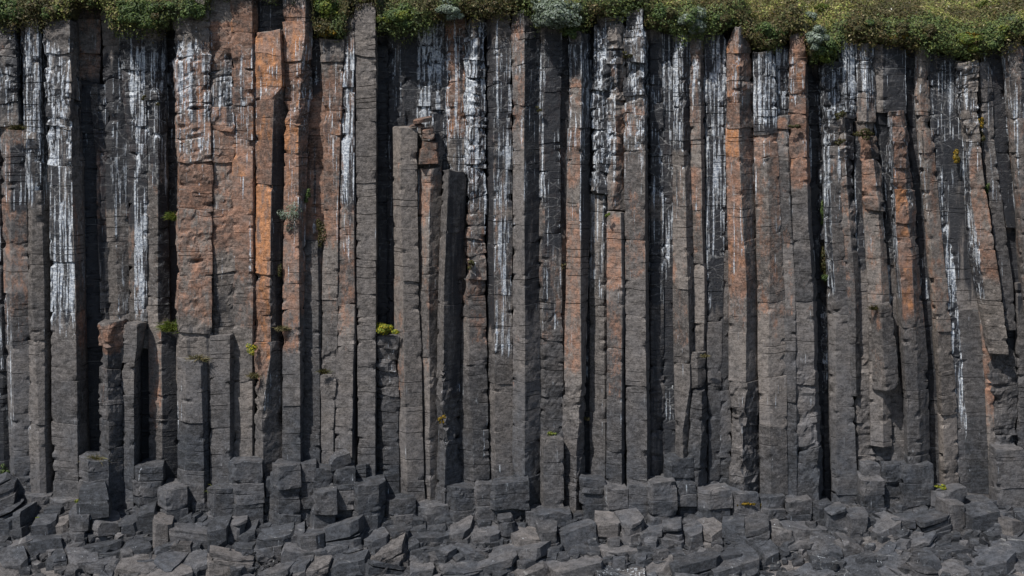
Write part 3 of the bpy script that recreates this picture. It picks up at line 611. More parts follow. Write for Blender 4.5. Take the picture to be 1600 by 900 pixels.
    for s in range(ns):
        sel = np.where(rseg == s)[0]; k = len(sel)
        V = np.stack([VX[sel], VY[sel], VZ[sel]], -1).reshape(-1, 3)
        A = A4[sel].reshape(-1, 4)
        i = np.arange(k - 1)[:, None] * n; j = np.arange(n)[None, :]; j2 = (j + 1) % n
        q = np.stack([i + j, i + j2, i + n + j2, i + n + j], -1).reshape(-1, 4)[:, ::-1]
        polys = [q]
        bot_ring = (k - 1) * n + np.arange(n)
        if s == 0:   # a worn top: rings that shrink towards the middle
            ring = V[:n]; cen = ring.mean(0); last = np.arange(n)
            for sc in (.97, .75, .5, .25):
                rg = cen + (ring - cen) * sc
                rg[:, 2] = cen[2] + (ring[:, 2] - cen[2]) * sc + (fbm(rg[:, 0] * 3, rg[:, 1] * 3, rg[:, 2] * 0 + 1, seed, 2) - .5) * .09
                b0 = len(V); V = np.concatenate([V, rg]); A = np.concatenate([A, A[:n] * [.4, .3, .4, 1]])
                new = b0 + np.arange(n)
                polys.append(np.stack([last, np.roll(last, -1), np.roll(new, -1), new], -1)); last = new
            polys.append(last[None, :])
        else:
            polys.append(np.arange(n)[None, :])
        polys.append(bot_ring[::-1][None, :])
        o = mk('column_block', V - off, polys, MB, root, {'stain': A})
    return root

_occ = sorted((parse_keys(r_[5])[1][:, 0].min(), parse_keys(r_[5])[1][:, -1].max()) for r_ in STUMPS)
_r = random.Random(3); _x = -60.0; _gaps = []
for a_, b_ in _occ + [(1700, 1701)]:
    if a_ - _x > 16: _gaps.append((_x, a_))
    _x = max(_x, b_)
for a_, b_ in _gaps:
    k_ = max(1, round((b_ - a_) / 44))
    for q_ in range(k_):
        l_ = a_ + (b_ - a_) * q_ / k_ + 1; r2 = a_ + (b_ - a_) * (q_ + 1) / k_ - 1; t_ = _r.uniform(776, 806)
        m_ = l_ + (r2 - l_) * _r.uniform(.15, .4); f_ = -_r.uniform(.3, .8)
        STUMPS.append((ST, None, t_, 890, '%.2f %.2f %.2f' % (f_ + .3, f_, f_ + .2), '%.0f:%.1f,%.1f,%.1f 890:%.1f,%.1f,%.1f' % (t_, l_, m_, r2, l_, m_, r2), '', {'l': (14, 30)}))
for ci, rec in enumerate(COLS + STUMPS): build_column(ci, rec)

# ------------------------------------------------------------------ ground at the foot, cliff mass behind, turf above
ZG = Z(803)
def zground(x, y):
    x = np.asarray(x, float); y = np.asarray(y, float)
    lift = np.interp(x / S + 800, [-200, 0, 330, 380, 600, 660, 800, 1000, 1180, 1240, 1330, 1600, 1800], [.05, .15, .1, .02, .0, .0, 0, -.02, .0, .05, .25, .2, .2])
    z = ZG + lift + np.where(y < 0, .42 * y, 0)
    return np.maximum(z, -2.2 + .3 * fbm(x * .3, y * .3, x * 0, 5, 2))

def sheet(name, xs_, ys_, zf, mat, disp=.1, fr=2.0, attrs=None):
    gx, gy = np.meshgrid(xs_, ys_)
    gz = zf(gx, gy) + (fbm(gx * fr, gy * fr, gx * 0, 77, 4) - .5) * disp
    V = np.stack([gx, gy, gz], -1).reshape(-1, 3)
    nx, ny = len(xs_), len(ys_)
    i = np.arange(ny - 1)[:, None] * nx; j = np.arange(nx - 1)[None, :]
    q = np.stack([i + j, i + j + 1, i + nx + j + 1, i + nx + j], -1).reshape(-1, 4)
    return mk(name, V, [q], mat, None, attrs)

def zrough(x, y):
    near = np.clip((y + 5) / .8, 0, 1) * np.clip((22 - np.abs(x)) / 2, 0, 1)
    sk = x + y * .35
    d = plane_noise(sk, y + sk * .2, .85, .55, 301) * .34 + plane_noise(sk + 4, y * 1.1, .33, .22, 302) * .14 + plane_noise(x, y, .14, .11, 303) * .045
    return zground(x, y) - .16 * near + d * near
xs_ = np.concatenate([np.linspace(-70, -22, 14), np.linspace(-21, 21, 620), np.linspace(22, 70, 14)])
ys_ = np.concatenate([np.linspace(-75, -12, 12), np.linspace(-10, -5, 12), np.linspace(-4.93, .6, 92), np.linspace(.8, 2.9, 8)])
gcol = np.zeros((len(xs_) * len(ys_), 4)); gcol[:, 3] = .08
o = sheet('ground', xs_, ys_, zrough, MB, .12, 2.4, {'stain': gcol}); tag(o, kind='structure')

# the rock mass behind the columns
gx, gz = np.meshgrid(np.linspace(-30, 30, 480), np.linspace(-3, 18.0, 50))
gy = 1.32 + np.abs(((gx * 1.1 + fbm(gx * .5, gz * 0, gz * .2, 9, 2) * 2) % 1) - .5) * .5
V = np.stack([gx, gy, gz], -1).reshape(-1, 3); nx = 480
i = np.arange(49)[:, None] * nx; j = np.arange(479)[None, :]
q = np.stack([i + j, i + j + 1, i + nx + j + 1, i + nx + j], -1).reshape(-1, 4)
vpx = V[:, 0] / S + 800
_t = CZ + (HP - np.interp(vpx, [-400, 300, 330, 485, 500, 900, 1100, 1250, 2000], [10, 5, -60, -60, -5, -8, 15, 40, 45])) * S + .12
V[:, 2] = -3 + (V[:, 2] + 3) / 21.0 * (_t + 3)
at = np.zeros((len(V), 4)); at[:, 2] = .7; at[:, 1] = .35 * (V[:, 2] > 11); at[:, 3] = .3
tag(mk('cliff_rock', V, [q], MB, None, {'stain': at}), kind='structure')

VEG = [(-400,40),(-200,40),(0,40),(50,32),(108,28),(118,2),(158,4),(175,38),(250,40),(275,20),(318,28),(332,-14),(485,-14),(492,50),(535,54),(548,6),(585,4),(595,44),(640,46),(690,26),(722,18),(760,26),(795,14),(812,6),(825,8),(840,34),(885,42),(925,26),(945,22),(972,18),(984,6),(1004,8),(1016,36),(1060,50),(1100,50),(1135,42),(1148,34),(1160,36),(1170,58),(1185,76),(1215,72),(1236,50),(1254,48),(1268,92),(1300,90),(1318,60),(1350,62),(1400,68),(1460,68),(1500,84),(1545,80),(1575,64),(1600,62),(2000,60)]
vx = np.array([a for a, b in VEG], float); vy = np.array([b for a, b in VEG], float)
thick = lambda px: np.interp(px, [-400, 560, 900, 1000, 1250, 1600, 2000], [26, 24, 26, 34, 42, 34, 30])
def turf_pt(px, v):
    """v in 0..1 the overhanging lip, v > 1 the slope behind (metres beyond the brink)"""
    zv = CZ + (HP - np.interp(px, vx, vy)) * S; ze = zv + thick(px) * S
    h = ze - zv; x = (px - 800) * S
    Yv = np.interp(v, [0, .15, .4, .75, 1.0], [1.7, .05, -.16, -.10, .12])
    Zv = zv + h * np.interp(v, [0, .15, .4, .75, 1.0], [-.3, .0, .22, .75, 1.0])
    back = np.maximum(v - 1, 0)
    sm = np.interp(back, [0, 2.5], [0, 1])
    zs = np.interp(px, [-400, 300, 500, 900, 2000], [.9, .9, .9, .35, .0]) * sm   # evens out the brink further back
    Y = Yv + back; Zz = Zv + back * .235 + zs
    lump = fbm(x * 1.3 + 3, Y * 1.1, Zz * 1.3, 55, 3) - .5
    lump2 = fbm(x * 4, Y * 3.5, Zz * 4, 56, 3) - .5
    Zz = Zz + lump * .62 * np.clip(v * 1.3, .2, 1) + lump2 * .16
    Y = Y - (lump2 * .35 + lump * .35) * (v < 1.3)
    return x * (CD + np.clip(Y, -1, 30) * 0) / CD, Y, Zz
pxs = np.linspace(-360, 1960, 620)
vs_ = np.concatenate([np.linspace(0, 1, 12), 1 + np.linspace(.12, 4, 34), 1 + np.linspace(4.4, 14, 24), 1 + np.linspace(15, 60, 16)])
gp, gv = np.meshgrid(pxs, vs_)
tx, ty, tz = turf_pt(gp, gv)
V = np.stack([tx, ty, tz], -1).reshape(-1, 3); nx = len(pxs)
i = np.arange(len(vs_) - 1)[:, None] * nx; j = np.arange(nx - 1)[None, :]
q = np.stack([i + j, i + j + 1, i + nx + j + 1, i + nx + j], -1).reshape(-1, 4)
tag(mk('turf', V, [q], MSOIL), kind='structure')

# ------------------------------------------------------------------ leaves
def leaves(P, Nn, size, tint, name, parent=None, off=(0, 0, 0), asp=.5, seed=1):
    """one diamond-shaped leaf per point, facing roughly along Nn"""
    rs = np.random.RandomState(seed); k = len(P)
    a = rs.normal(0, 1, (k, 3)); a -= (a * Nn).sum(1, keepdims=True) * Nn; a /= np.linalg.norm(a, axis=1, keepdims=True) + 1e-6
    b = np.cross(Nn, a)
    s = (size * rs.uniform(.6, 1.35, k))[:, None]
    a = a * s; b = b * s * asp
    V = np.stack([P - a, P - b + Nn * s * .1, P + a, P + b + Nn * s * .1], 1).reshape(-1, 3)
    q = np.arange(4 * k).reshape(-1, 4)
    A = np.ones((4 * k, 4)); A[:, :3] = np.repeat(tint, 4, 0)
    return mk(name, V - np.array(off), [q], ML, parent, {'tint': A})

def norm(v): return v / (np.linalg.norm(v, axis=-1, keepdims=True) + 1e-6)
GREEN = [(.058, .105, .030), (.085, .14, .040), (.042, .075, .028), (.12, .165, .045)]
OLIVE = [(.060, .062, .018), (.085, .078, .022), (.05, .042, .018), (.075, .05, .022), (.04, .05, .015)]
GREY = [(.22, .27, .22), (.16, .21, .15), (.29, .34, .29), (.11, .15, .09)]
LIME = [(.10, .15, .025), (.14, .19, .03), (.07, .11, .02), (.19, .20, .03)]
YEL = [(.45, .38, .02), (.33, .32, .03), (.18, .22, .03), (.10, .16, .02)]
SLOPE = [(.19, .22, .055), (.25, .26, .07), (.13, .17, .045), (.28, .25, .10), (.13, .10, .05)]
STRAW = [(.22, .19, .10), (.15, .12, .05), (.10, .11, .03), (.28, .24, .14)]
MOSS = [(.26, .17, .015), (.16, .12, .02), (.09, .09, .015), (.34, .20, .01)]
def pick(pal, k, rs):
    pal = np.array(pal); c = pal[rs.randint(0, len(pal), k)]
    return c * rs.uniform(.7, 1.3, (k, 1))

# heath and grass that cover the turf: nobody could count it
rs = np.random.RandomState(5)
def scatter_turf(name, k, vlo, vhi, pal_fn, size, asp, seed, plo=-100, phi=1700, upright=0.0):
    rs = np.random.RandomState(seed)
    px = rs.uniform(plo, phi, k); v = vlo + (vhi - vlo) * rs.rand(k) ** 1.3
    x, y, z = turf_pt(px, v)
    x2, y2, z2 = turf_pt(px + 3, v); x3, y3, z3 = turf_pt(px, v + .06)
    t1 = np.stack([x2 - x, y2 - y, z2 - z], -1); t2 = np.stack([x3 - x, y3 - y, z3 - z], -1)
    N = norm(np.cross(t1, t2)); N = norm(N + rs.normal(0, .55, (k, 3)))
    P = np.stack([x, y, z], -1) + N * (rs.uniform(0, 1, (k, 1)) ** 2.5) * .24
    hang = (v < .45) * np.clip((fbm(x * 2.5, x * 0, x * 0 + 3, 93, 3) - .35) * 3, 0, 1) * rs.rand(k) ** 1.6
    P[:, 2] -= hang * .45; P[:, 1] -= hang * .06
    cl = fbm(x * 1.1, y * 1.1, z * 1.1, 91, 3); cl2 = fbm(x * .5 + 9, y * .8, z * .5, 92, 3)
    tint = pal_fn(px, v, cl, cl2, k, rs)
    return tag(leaves(P, N, size, tint, name, asp=asp, seed=seed), kind='stuff')
def pal_heath(px, v, cl, cl2, k, rs):
    o_, g_, l_ = pick(OLIVE, k, rs), pick(GREEN, k, rs) * [1, .85, .9], pick(SLOPE, k, rs)
    c = np.where((cl > .52)[:, None], g_, o_)
    c = np.where(((cl2 > .54) & (v > .35))[:, None], l_, c)
    c = np.where((rs.rand(k) < .10 * (cl < .5))[:, None], pick(STRAW, k, rs), c)
    return c * np.interp(px, [600, 1100], [1.0, 1.55])[:, None]
def pal_grass(px, v, cl, cl2, k, rs):
    l_, s_, o_ = pick(SLOPE, k, rs), pick(STRAW, k, rs), pick(OLIVE, k, rs)
    c = np.where((cl > .50)[:, None], l_ * .95, o_ * 1.5)
    c = np.where((rs.rand(k) < .16)[:, None], s_, c)
    c = np.where((cl2 < .40)[:, None], s_ * .6, c)
    c = c * (.85 + np.clip((cl2 - .38) * 5, 0, 1) * .75)[:, None]
    return np.where((rs.rand(k) < .004)[:, None], np.array([[.75, .75, .7]]), c)
scatter_turf('heath', 90000, .02, 2.3, pal_heath, .042, .5, 21)
scatter_turf('grass', 90000, 1.35, 9.5, pal_grass, .07, .22, 22, 850, 1750)

def bush(name, label, cat, px, py, rx, ry, Y, pal, k, size=.045, stem=True, pal2=None, droop=0, group=None, blade=False, asp=.5):
    seed = int(px * 7 + py); rs = np.random.RandomState(seed)
    c = np.array([X(px, Y), Y, Z(py, Y)]); r = np.array([rx * S, min(rx, ry) * S * .8, ry * S])
    nc = max(4, int(rx * ry / 60) + 4)
    cc = rs.normal(0, 1, (nc, 3)); cc = norm(cc) * rs.uniform(.25, .85, (nc, 1))
    ci = rs.randint(0, nc, k); cr = rs.uniform(.22, .42, nc)
    dvec = norm(rs.normal(0, 1, (k, 3))); rad = rs.uniform(.55, 1.05, (k, 1)) ** .6
    loc = cc[ci] + dvec * rad * cr[ci][:, None]
    P = c + loc * r; P[:, 2] -= droop * np.abs(loc[:, 0]) ** 2 * r[2]
    N = norm(dvec + norm(loc) * .6 + np.array([-.2, -.3, .5]) * .6 + rs.normal(0, .4, (k, 3)))
    tint = pick(pal, k, rs)
    if pal2 is not None: tint = np.where(rs.rand(nc)[ci][:, None] < .3, pick(pal2, k, rs), tint)
    base = c + np.array([0, r[1] * .8, -r[2] * .2])
    if label is None: label = '%s stump half buried in rubble beside %s' % (['low', 'wide', 'squat', 'broken', 'rough', 'dark', 'short'][ci % 7], lmk((xm[0] + xm[-1]) / 2))
    root = empty(name, base, label, cat, group)
    if blade:
        bl = []; fs = []; tn = []
        for a in range(k):
            b0 = base + rs.normal(0, .35, 3) * r * [1, .5, .3] + np.array([0, -.05, -.6 * r[2]])
            dr = norm(np.array([rs.normal(0, .9), -abs(rs.normal(0, .6)) - .15, rs.uniform(.3, 1.2)])); ln = rs.uniform(.6, 1.3) * r.max()
            e1 = b0 + dr * ln * .6; e2 = e1 + (dr * .45 + np.array([0, 0, -.30])) * ln
            sd = norm(np.cross(dr, rs.normal(0, 1, 3))) * .009
            o0 = len(bl); bl += [b0 - sd, b0 + sd, e1 + sd * .8, e1 - sd * .8, e2]
            fs.append((o0, o0 + 1, o0 + 2, o0 + 3)); tn += [tint[a]] * 5
        V = np.array(bl); q = np.array(fs); t3 = np.stack([q[:, 3], q[:, 2], q[:, 0] + 4], -1)
        A = np.ones((len(V), 4)); A[:, :3] = np.array(tn)
        mk('blades', V - base, [q, t3], ML, root, {'tint': A})
    else:
        leaves(P, N, size, tint, 'foliage', root, base, asp, seed)
    if stem:
        bl = []; fs = []
        for a in range(min(nc, 9)):
            tip = c + cc[a] * r * 1.15; mid = (tip + base) / 2 + rs.normal(0, .04, 3)
            o0 = len(bl); w1, w2, w3 = .014, .010, .004
            for p, w_ in ((base, w1), (mid, w2), (tip, w3)):
                bl += [p + np.array([w_, 0, 0]), p + np.array([-w_ * .5, w_ * .86, 0]), p + np.array([-w_ * .5, -w_ * .86, 0])]
            for s_ in (0, 3):
                for e in range(3):
                    fs.append((o0 + s_ + e, o0 + s_ + (e + 1) % 3, o0 + s_ + 3 + (e + 1) % 3, o0 + s_ + 3 + e))
        mk('stem', np.array(bl) - base, [np.array(fs)], MTW, root)
    return root

GB = 'shrubs along the cliff edge'
W = 'willow_shrub'; HB = 'heath_shrub'
for a in [
 (W,'dark green willow shrub in the upper left corner',12,18,34,24,-.1,GREEN,2600,None),
 (HB,'olive brown shrub right of the corner willow',68,12,30,20,-.1,OLIVE,2000,GREEN),
 (HB,'brown mat hanging over the broad white crusted column',100,14,16,16,-.05,OLIVE,900,None),
 (W,'large leafy dark green willow hanging over the left recess',212,20,36,28,-.25,GREEN,3600,None),
 (W,'dark green willow between the recess and the rusty slabs',252,14,30,22,-.15,GREEN,2400,OLIVE),
 (W,'sparse trailing willow sprays over the rust and grey slabs',298,16,26,22,-.25,GREEN,1500,None),
 (HB,'olive tuft on the left brow beside the recess',172,6,16,12,.0,OLIVE,900,None),
 (W,'bright green shrub in the notch right of the tall orange column',512,14,28,32,.0,LIME,2600,GREEN),
 (HB,'rusty green mat hanging on the grey capped column',514,46,26,12,-.05,OLIVE,1300,MOSS),
 (HB,'small dark mat on the tall speckled column',570,-4,20,10,.0,OLIVE,700,None),
 (W,'dark green willow hanging over the black slot',620,26,34,22,-.15,GREEN,2600,LIME),
 (W,'low green willow right of the one over the black slot',660,14,26,18,-.05,GREEN,1700,OLIVE),
 (W,'small silvery willow over the pair of white runs',708,12,26,18,-.35,GREY,2000,None),
 (HB,'olive shrub above the loaf block column',745,14,26,18,-.05,OLIVE,1500,GREEN),
 (HB,'brown green shrub left of the pale orange column head',788,4,20,12,-.0,OLIVE,900,None),
 (W,'big silvery grey willow hanging over the black fronted column',872,18,46,30,-.55,GREY,6500,None),
 (W,'shaded green sprays under the big silvery willow',890,52,18,16,.0,GREEN,700,None),
 (HB,'dark olive shrub left of the pale shattered column head',938,14,26,18,.0,OLIVE,1500,GREEN),
 (HB,'dark mat of heath right of the pale shattered column head',1036,26,28,24,-.1,OLIVE,2200,GREEN),
 (W,'grey green willow above the white waterfall column',1085,32,26,24,-.35,GREY,2200,GREEN),
 (HB,'green heath mound left of the peaked column',1122,30,24,20,-.1,GREEN,1700,OLIVE),
 (HB,'deep green heath mat right of the peaked column',1196,52,32,26,-.15,GREEN,2600,OLIVE),
 (W,'leafy green willow hanging lowest over the mossy cleft',1290,80,22,20,-.3,GREEN,1700,LIME),
 (W,'silvery willow right above the mossy cleft',1276,60,24,20,-.5,GREY,2000,None),
 (HB,'olive heath swelling over the blue black streaked column',1345,44,28,18,-.1,OLIVE,1800,GREEN),
 (HB,'brown heath swelling over the dark leaning column',1408,52,26,18,-.1,OLIVE,1700,MOSS),
 (HB,'dark heath roll above the leaning brown column',1455,50,24,18,-.1,OLIVE,1500,GREEN),
 (HB,'yellow flecked heath hanging above the white splash column',1514,64,28,20,-.2,LIME,2000,MOSS),
 (HB,'green heath hanging near the right edge',1556,58,26,20,-.15,GREEN,1800,LIME),
 (W,'silvery willow on the turf at the right edge',1588,34,20,16,.1,GREY,1300,None),
 (W,'small silvery willow on the turf above the mossy cleft',1266,26,13,13,.3,GREY,700,None),
 (HB,'bright green hummock on the slope at upper right',1350,12,18,8,1.6,LIME,1300,None),
 (HB,'green hummock high on the slope right of centre',1288,12,16,8,1.5,LIME,1200,GREEN),
 (HB,'green hummock near the upper right corner',1540,6,22,8,1.9,LIME,1500,None),
 (HB,'dark hummock on the slope above the leaning columns',1440,28,18,8,1.0,GREEN,1200,None),
 ]:
    bush(a[0], a[1], 'shrub', a[2], a[3], a[4], a[5], a[6], a[7], a[8], pal2=a[9], group=GB)

FP = 'plants growing on the rock face'
for a in [  # name, label, px, py, rx, ry, Y, palette, n, kind
 ('willow_sprig','silvery willow sprig on the dark side of the vivid orange column',452,336,17,16,-.12,GREY,420,0),
 ('small_bush','round dark green bush at the top of the orange wall slot',480,304,7,10,.25,GREEN,260,0),
 ('moss_cushion','hanging moss strip beside the moss capped short column',504,358,7,20,.3,OLIVE,420,0),
 ('grass_tuft','bright grass tuft right of the left recess, hanging above the rust lined column',266,500,11,14,.25,LIME,300,1),
 ('grass_tuft','small bright grass tuft in the cleft at the edge of the rust slabs',271,330,8,11,.3,LIME,180,1),
 ('grass_tuft','dry straw tuft on the short column below the rust slabs',310,559,12,5,-.1,STRAW,130,1),
 ('flowering_plant','yellow flowering plant on top of the crumbling short column',603,516,19,11,.05,YEL,1100,0),
 ('flowering_plant','small yellow plant low on the vivid orange edge',395,545,8,9,-.1,YEL,200,0),
 ('grass_tuft','pale dry tuft below the small yellow plant',396,580,6,9,-.1,STRAW,90,1),
 ('grass_tuft','green cushion tuft on the face right of the vivid orange column',441,508,7,7,-.05,STRAW,160,1),
 ('moss_cushion','moss cushion at the joint of the loaf block column',733,412,6,7,.05,OLIVE,200,0),
 ('moss_cushion','dry moss pad in the curved notch of the leaning short column',690,655,5,6,-.2,MOSS,160,0),
 ('moss_cushion','bright moss speck on the shelf between two brown columns',951,337,4,4,-.15,LIME,100,0),
 ('moss_cushion','olive moss at the head of the scooped column',980,86,7,6,-.1,OLIVE,180,0),
 ('moss_cushion','orange moss clump on the black faced column near the right',1497,242,8,11,.35,MOSS,380,0),
 ('moss_cushion','orange moss dot high on the pale leaning column',1532,190,5,7,.1,MOSS,180,0),
 ('moss_cushion','green moss strip below the orange dot on the pale leaning column',1535,216,5,10,.15,OLIVE,220,0),
 ('moss_cushion','green moss in the gap right of the pale leaning column',1542,293,4,9,.25,GREEN,140,0),
 ('moss_cushion','brown moss mat on the ledge right of the mossy cleft',1352,208,15,9,-.15,OLIVE,420,0),
 ('moss_cushion','brown moss knob on the ragged black headed column',1313,180,8,8,.0,OLIVE,200,0),
 ('moss_cushion','small moss pad just below the brown moss knob',1314,220,8,5,.0,OLIVE,160,0),
 ('moss_cushion','green cushion on the orange headed column beside the square cap',1243,196,10,5,-.15,OLIVE,200,0),
 ('moss_cushion','long green moss strip low in the mossy cleft',1289,400,5,34,.7,OLIVE,700,0),
 ('moss_cushion','green moss patch halfway down the mossy cleft',1284,330,4,20,.75,GREEN,300,0),
 ('willow_sprig','leafy sprig at the lower end of the moss in the cleft',1290,438,8,8,.6,GREEN,160,0),
 ('moss_cushion','moss on the white streaked recess column in the left recess',223,150,5,5,.6,OLIVE,120,0),
 ('moss_cushion','small moss pad low on the recess column with brown front',246,163,4,4,.6,OLIVE,80,0),
 ('grass_tuft','grass fringe on the ledge of the blocky corner column',28,198,9,4,-.2,OLIVE,130,1),
 ('grass_tuft','grass tuft on the upper rounded stump',148,716,12,6,-.4,STRAW,220,1),
 ('grass_tuft','lime green tuft behind the barrel shaped stump',340,762,9,7,-.35,LIME,170,1),
 ('moss_cushion','yellow green plant at the foot of the leaning brown column',1471,761,9,4,-.3,YEL,240,0),
 ('moss_cushion','green plants in the black gap at the lower left',8,735,8,8,.4,GREEN,220,0),
 ('moss_cushion','dark moss on the dark seam beside the capped orange column',437,425,3,14,.05,OLIVE,120,0),
 ('grass_tuft','tuft at the chipped notch of the grey capped column',506,575,6,7,.0,OLIVE,90,1),
 ('moss_cushion','tiny bright plant at the foot of the broad white crusted column',121,783,6,4,-.5,LIME,90,0),
 ('moss_cushion','small bright plant on the rubble under the second column',60,808,6,4,-.9,LIME,90,0),
 ('moss_cushion','ochre moss in the cracked hollow between the stump groups',655,842,14,7,-1.0,MOSS,260,0),
 ('moss_cushion','ochre moss stripe at the foot beside the smooth rusty column',1188,790,3,10,-.2,MOSS,140,0),
 ('moss_cushion','ochre moss on the ledge left of that foot stripe',1168,788,14,3,-.5,MOSS,180,0),
 ('moss_cushion','green plant on the left rubble above the bottom edge',32,853,5,3,-1.9,LIME,80,0),
 ('moss_cushion','moss pad on the head of the stubby square column',861,678,9,3,-.15,LIME,110,0),
 ('grass_tuft','tiny tuft on the dark ledge of the slim rusty column',1102,552,4,5,-.1,STRAW,60,1),
 ('moss_cushion','mossy speck on the black cleft wall beside the tall brown column',917,656,4,4,.4,OLIVE,70,0),
 ('moss_cushion','moss fleck on the narrow brown column near the middle',880,416,4,5,.3,OLIVE,80,0),
 ('grass_tuft','straw tuft on the hanging block near the right',1369,478,8,5,-.15,OLIVE,90,1),
 ('moss_cushion','moss line at the white knob column ledge',843,169,5,4,.1,OLIVE,90,0),
 ]:
    bush(a[0], a[1], 'plant', a[2], a[3], a[4] * 1.45, a[5] * 1.4, a[6] - .08, a[7], int(a[8] * 1.8), size=.030 if a[0] != 'willow_sprig' else .038, stem=a[0] in ('willow_sprig', 'flowering_plant', 'small_bush'), group=FP, blade=bool(a[9]), asp=.6 if a[0] != 'willow_sprig' else .3)

# ------------------------------------------------------------------ broken rock
def boxgrid(nx, ny, nz):
    idx = {}; V = []; Q = []
    def vid(a, b, c):
        k = (a, b, c)
        if k not in idx: idx[k] = len(V); V.append((a / nx * 2 - 1, b / ny * 2 - 1, c / nz * 2 - 1))
        return idx[k]
    for a in range(nx):
        for b in range(ny):
            Q.append((vid(a, b, 0), vid(a, b + 1, 0), vid(a + 1, b + 1, 0), vid(a + 1, b, 0)))
            Q.append((vid(a, b, nz), vid(a + 1, b, nz), vid(a + 1, b + 1, nz), vid(a, b + 1, nz)))
    for a in range(nx):
        for c in range(nz):
            Q.append((vid(a, 0, c), vid(a + 1, 0, c), vid(a + 1, 0, c + 1), vid(a, 0, c + 1)))
            Q.append((vid(a, ny, c), vid(a, ny, c + 1), vid(a + 1, ny, c + 1), vid(a + 1, ny, c)))
    for b in range(ny):
        for c in range(nz):
            Q.append((vid(0, b, c), vid(0, b, c + 1), vid(0, b + 1, c + 1), vid(0, b + 1, c)))
            Q.append((vid(nx, b, c), vid(nx, b + 1, c), vid(nx, b + 1, c + 1), vid(nx, b, c + 1)))
    return np.array(V), np.array(Q)
def clip(faces, nn, h):
    """cut a convex solid (list of polygons) with the half-space n.p <= h"""
    out = []; cut = []
    for f in faces:
        d = [p[0] * nn[0] + p[1] * nn[1] + p[2] * nn[2] - h for p in f]
        g = []
        for k in range(len(f)):
            a, b = f[k - 1], f[k]; da, db = d[k - 1], d[k]
            if (da < 0) != (db < 0):
                t = da / (da - db); q = (a[0] + (b[0] - a[0]) * t, a[1] + (b[1] - a[1]) * t, a[2] + (b[2] - a[2]) * t)
                g.append(q); cut.append(q)
            if db < 0: g.append(b)
        if len(g) > 2: out.append(g)
    if len(cut) > 2:
        c = [sum(p[i] for p in cut) / len(cut) for i in range(3)]
        u = Vector(nn).orthogonal().normalized(); v = Vector(nn).cross(u)
        pts = sorted(cut, key=lambda p: math.atan2((Vector(p) - Vector(c)).dot(v), (Vector(p) - Vector(c)).dot(u)))
        g = [pts[0]]
        for p in pts[1:]:
            if (Vector(p) - Vector(g[-1])).length > 1e-5: g.append(p)
        if len(g) > 2: out.append(g)
    return out
def solid(hd):
    x, y, z = hd
    P = [(-x, -y, -z), (x, -y, -z), (x, y, -z), (-x, y, -z), (-x, -y, z), (x, -y, z), (x, y, z), (-x, y, z)]
    return [[P[i] for i in f] for f in ((0, 3, 2, 1), (4, 5, 6, 7), (0, 1, 5, 4), (1, 2, 6, 5), (2, 3, 7, 6), (3, 0, 4, 7))]
def sup(hd, nn): return sum(abs(nn[i]) * hd[i] for i in range(3))
def shard(rs, dims, hexa=False, layers=1, chips=3, rough=1.0):
    """an angular block: flat fracture faces, bedding layers set back from one another, chipped corners"""
    hd = [v / 2 for v in dims]
    planes = []
    for ax in range(3):
        for sg in (-1, 1):
            nn = np.zeros(3); nn[ax] = sg; nn += rs.normal(0, (.16 if ax < 2 else .09) * (.5 if hexa else 1), 3)
            nn = norm(nn); planes.append((nn, hd[ax] * rs.uniform(.86, .99)))
    if hexa:
        a0 = rs.uniform(-.25, .25)
        for k in (0, 1, 2, 3):
            an = a0 + math.radians(45 + 90 * k) + rs.normal(0, .12)
            nn = np.array([math.cos(an), math.sin(an), rs.normal(0, .03)]); planes.append((nn, sup(hd, nn) * rs.uniform(.72, .90)))
    else:
        for k in range(rs.randint(2, 5)):
            nn = norm(np.array([rs.choice([-1, 1]) * rs.uniform(.3, 1), rs.uniform(-1, .5), rs.uniform(-.1, .9)])); planes.append((nn, sup(hd, nn) * rs.uniform(.60, .84)))
    cuts = np.sort(rs.uniform(-.3, .9, layers - 1)) * hd[2] if layers > 1 else []
    lev = [-9.0] + list(cuts) + [9.0]; body = []
    for li in range(len(lev) - 1):
        f = solid([v * 1.05 for v in hd])
        for nn, h in planes: f = clip(f, nn, h - (rs.uniform(0, .11) * min(1, max(hd)) if li else 0))
        tb = norm(np.array([rs.normal(0, .07), rs.normal(0, .07), 1]))
        if lev[li] > -8: f = clip(f, -np.array([0, 0, 1.]), -(lev[li] + .006))
        if lev[li + 1] < 8: f = clip(f, tb, lev[li + 1])
        for k in range(chips + rs.randint(0, 2)):
            nn = norm(np.array([rs.normal(0, 1), -abs(rs.normal(0, .8)), rs.normal(.2, .8)]))
            mx = max((p[0] * nn[0] + p[1] * nn[1] + p[2] * nn[2] for g in f for p in g), default=0)
            f = clip(f, nn, mx - rs.uniform(.01, .09) * min(1, min(hd) * 3) * rough)
        ox = rs.normal(0, .022, 2)
        body += [[(p[0] + ox[0], p[1] + ox[1], p[2]) for p in g] for g in f]
    V = []; L = []
    for g in body:
        L.append(list(range(len(V), len(V) + len(g)))); V += g
    return np.array(V), L
def bylen(L):
    d = {}
    for g in L: d.setdefault(len(g), []).append(g)
    return [np.array(v) for v in d.values()]
def spin(P, rz, tilt):
    P = np.stack([P[:, 0], P[:, 1], P[:, 2] + P[:, 0] * tilt[0] + P[:, 1] * tilt[1]], -1)
    c, s_ = math.cos(rz), math.sin(rz)
    return np.stack([P[:, 0] * c - P[:, 1] * s_, P[:, 0] * s_ + P[:, 1] * c, P[:, 2]], -1)
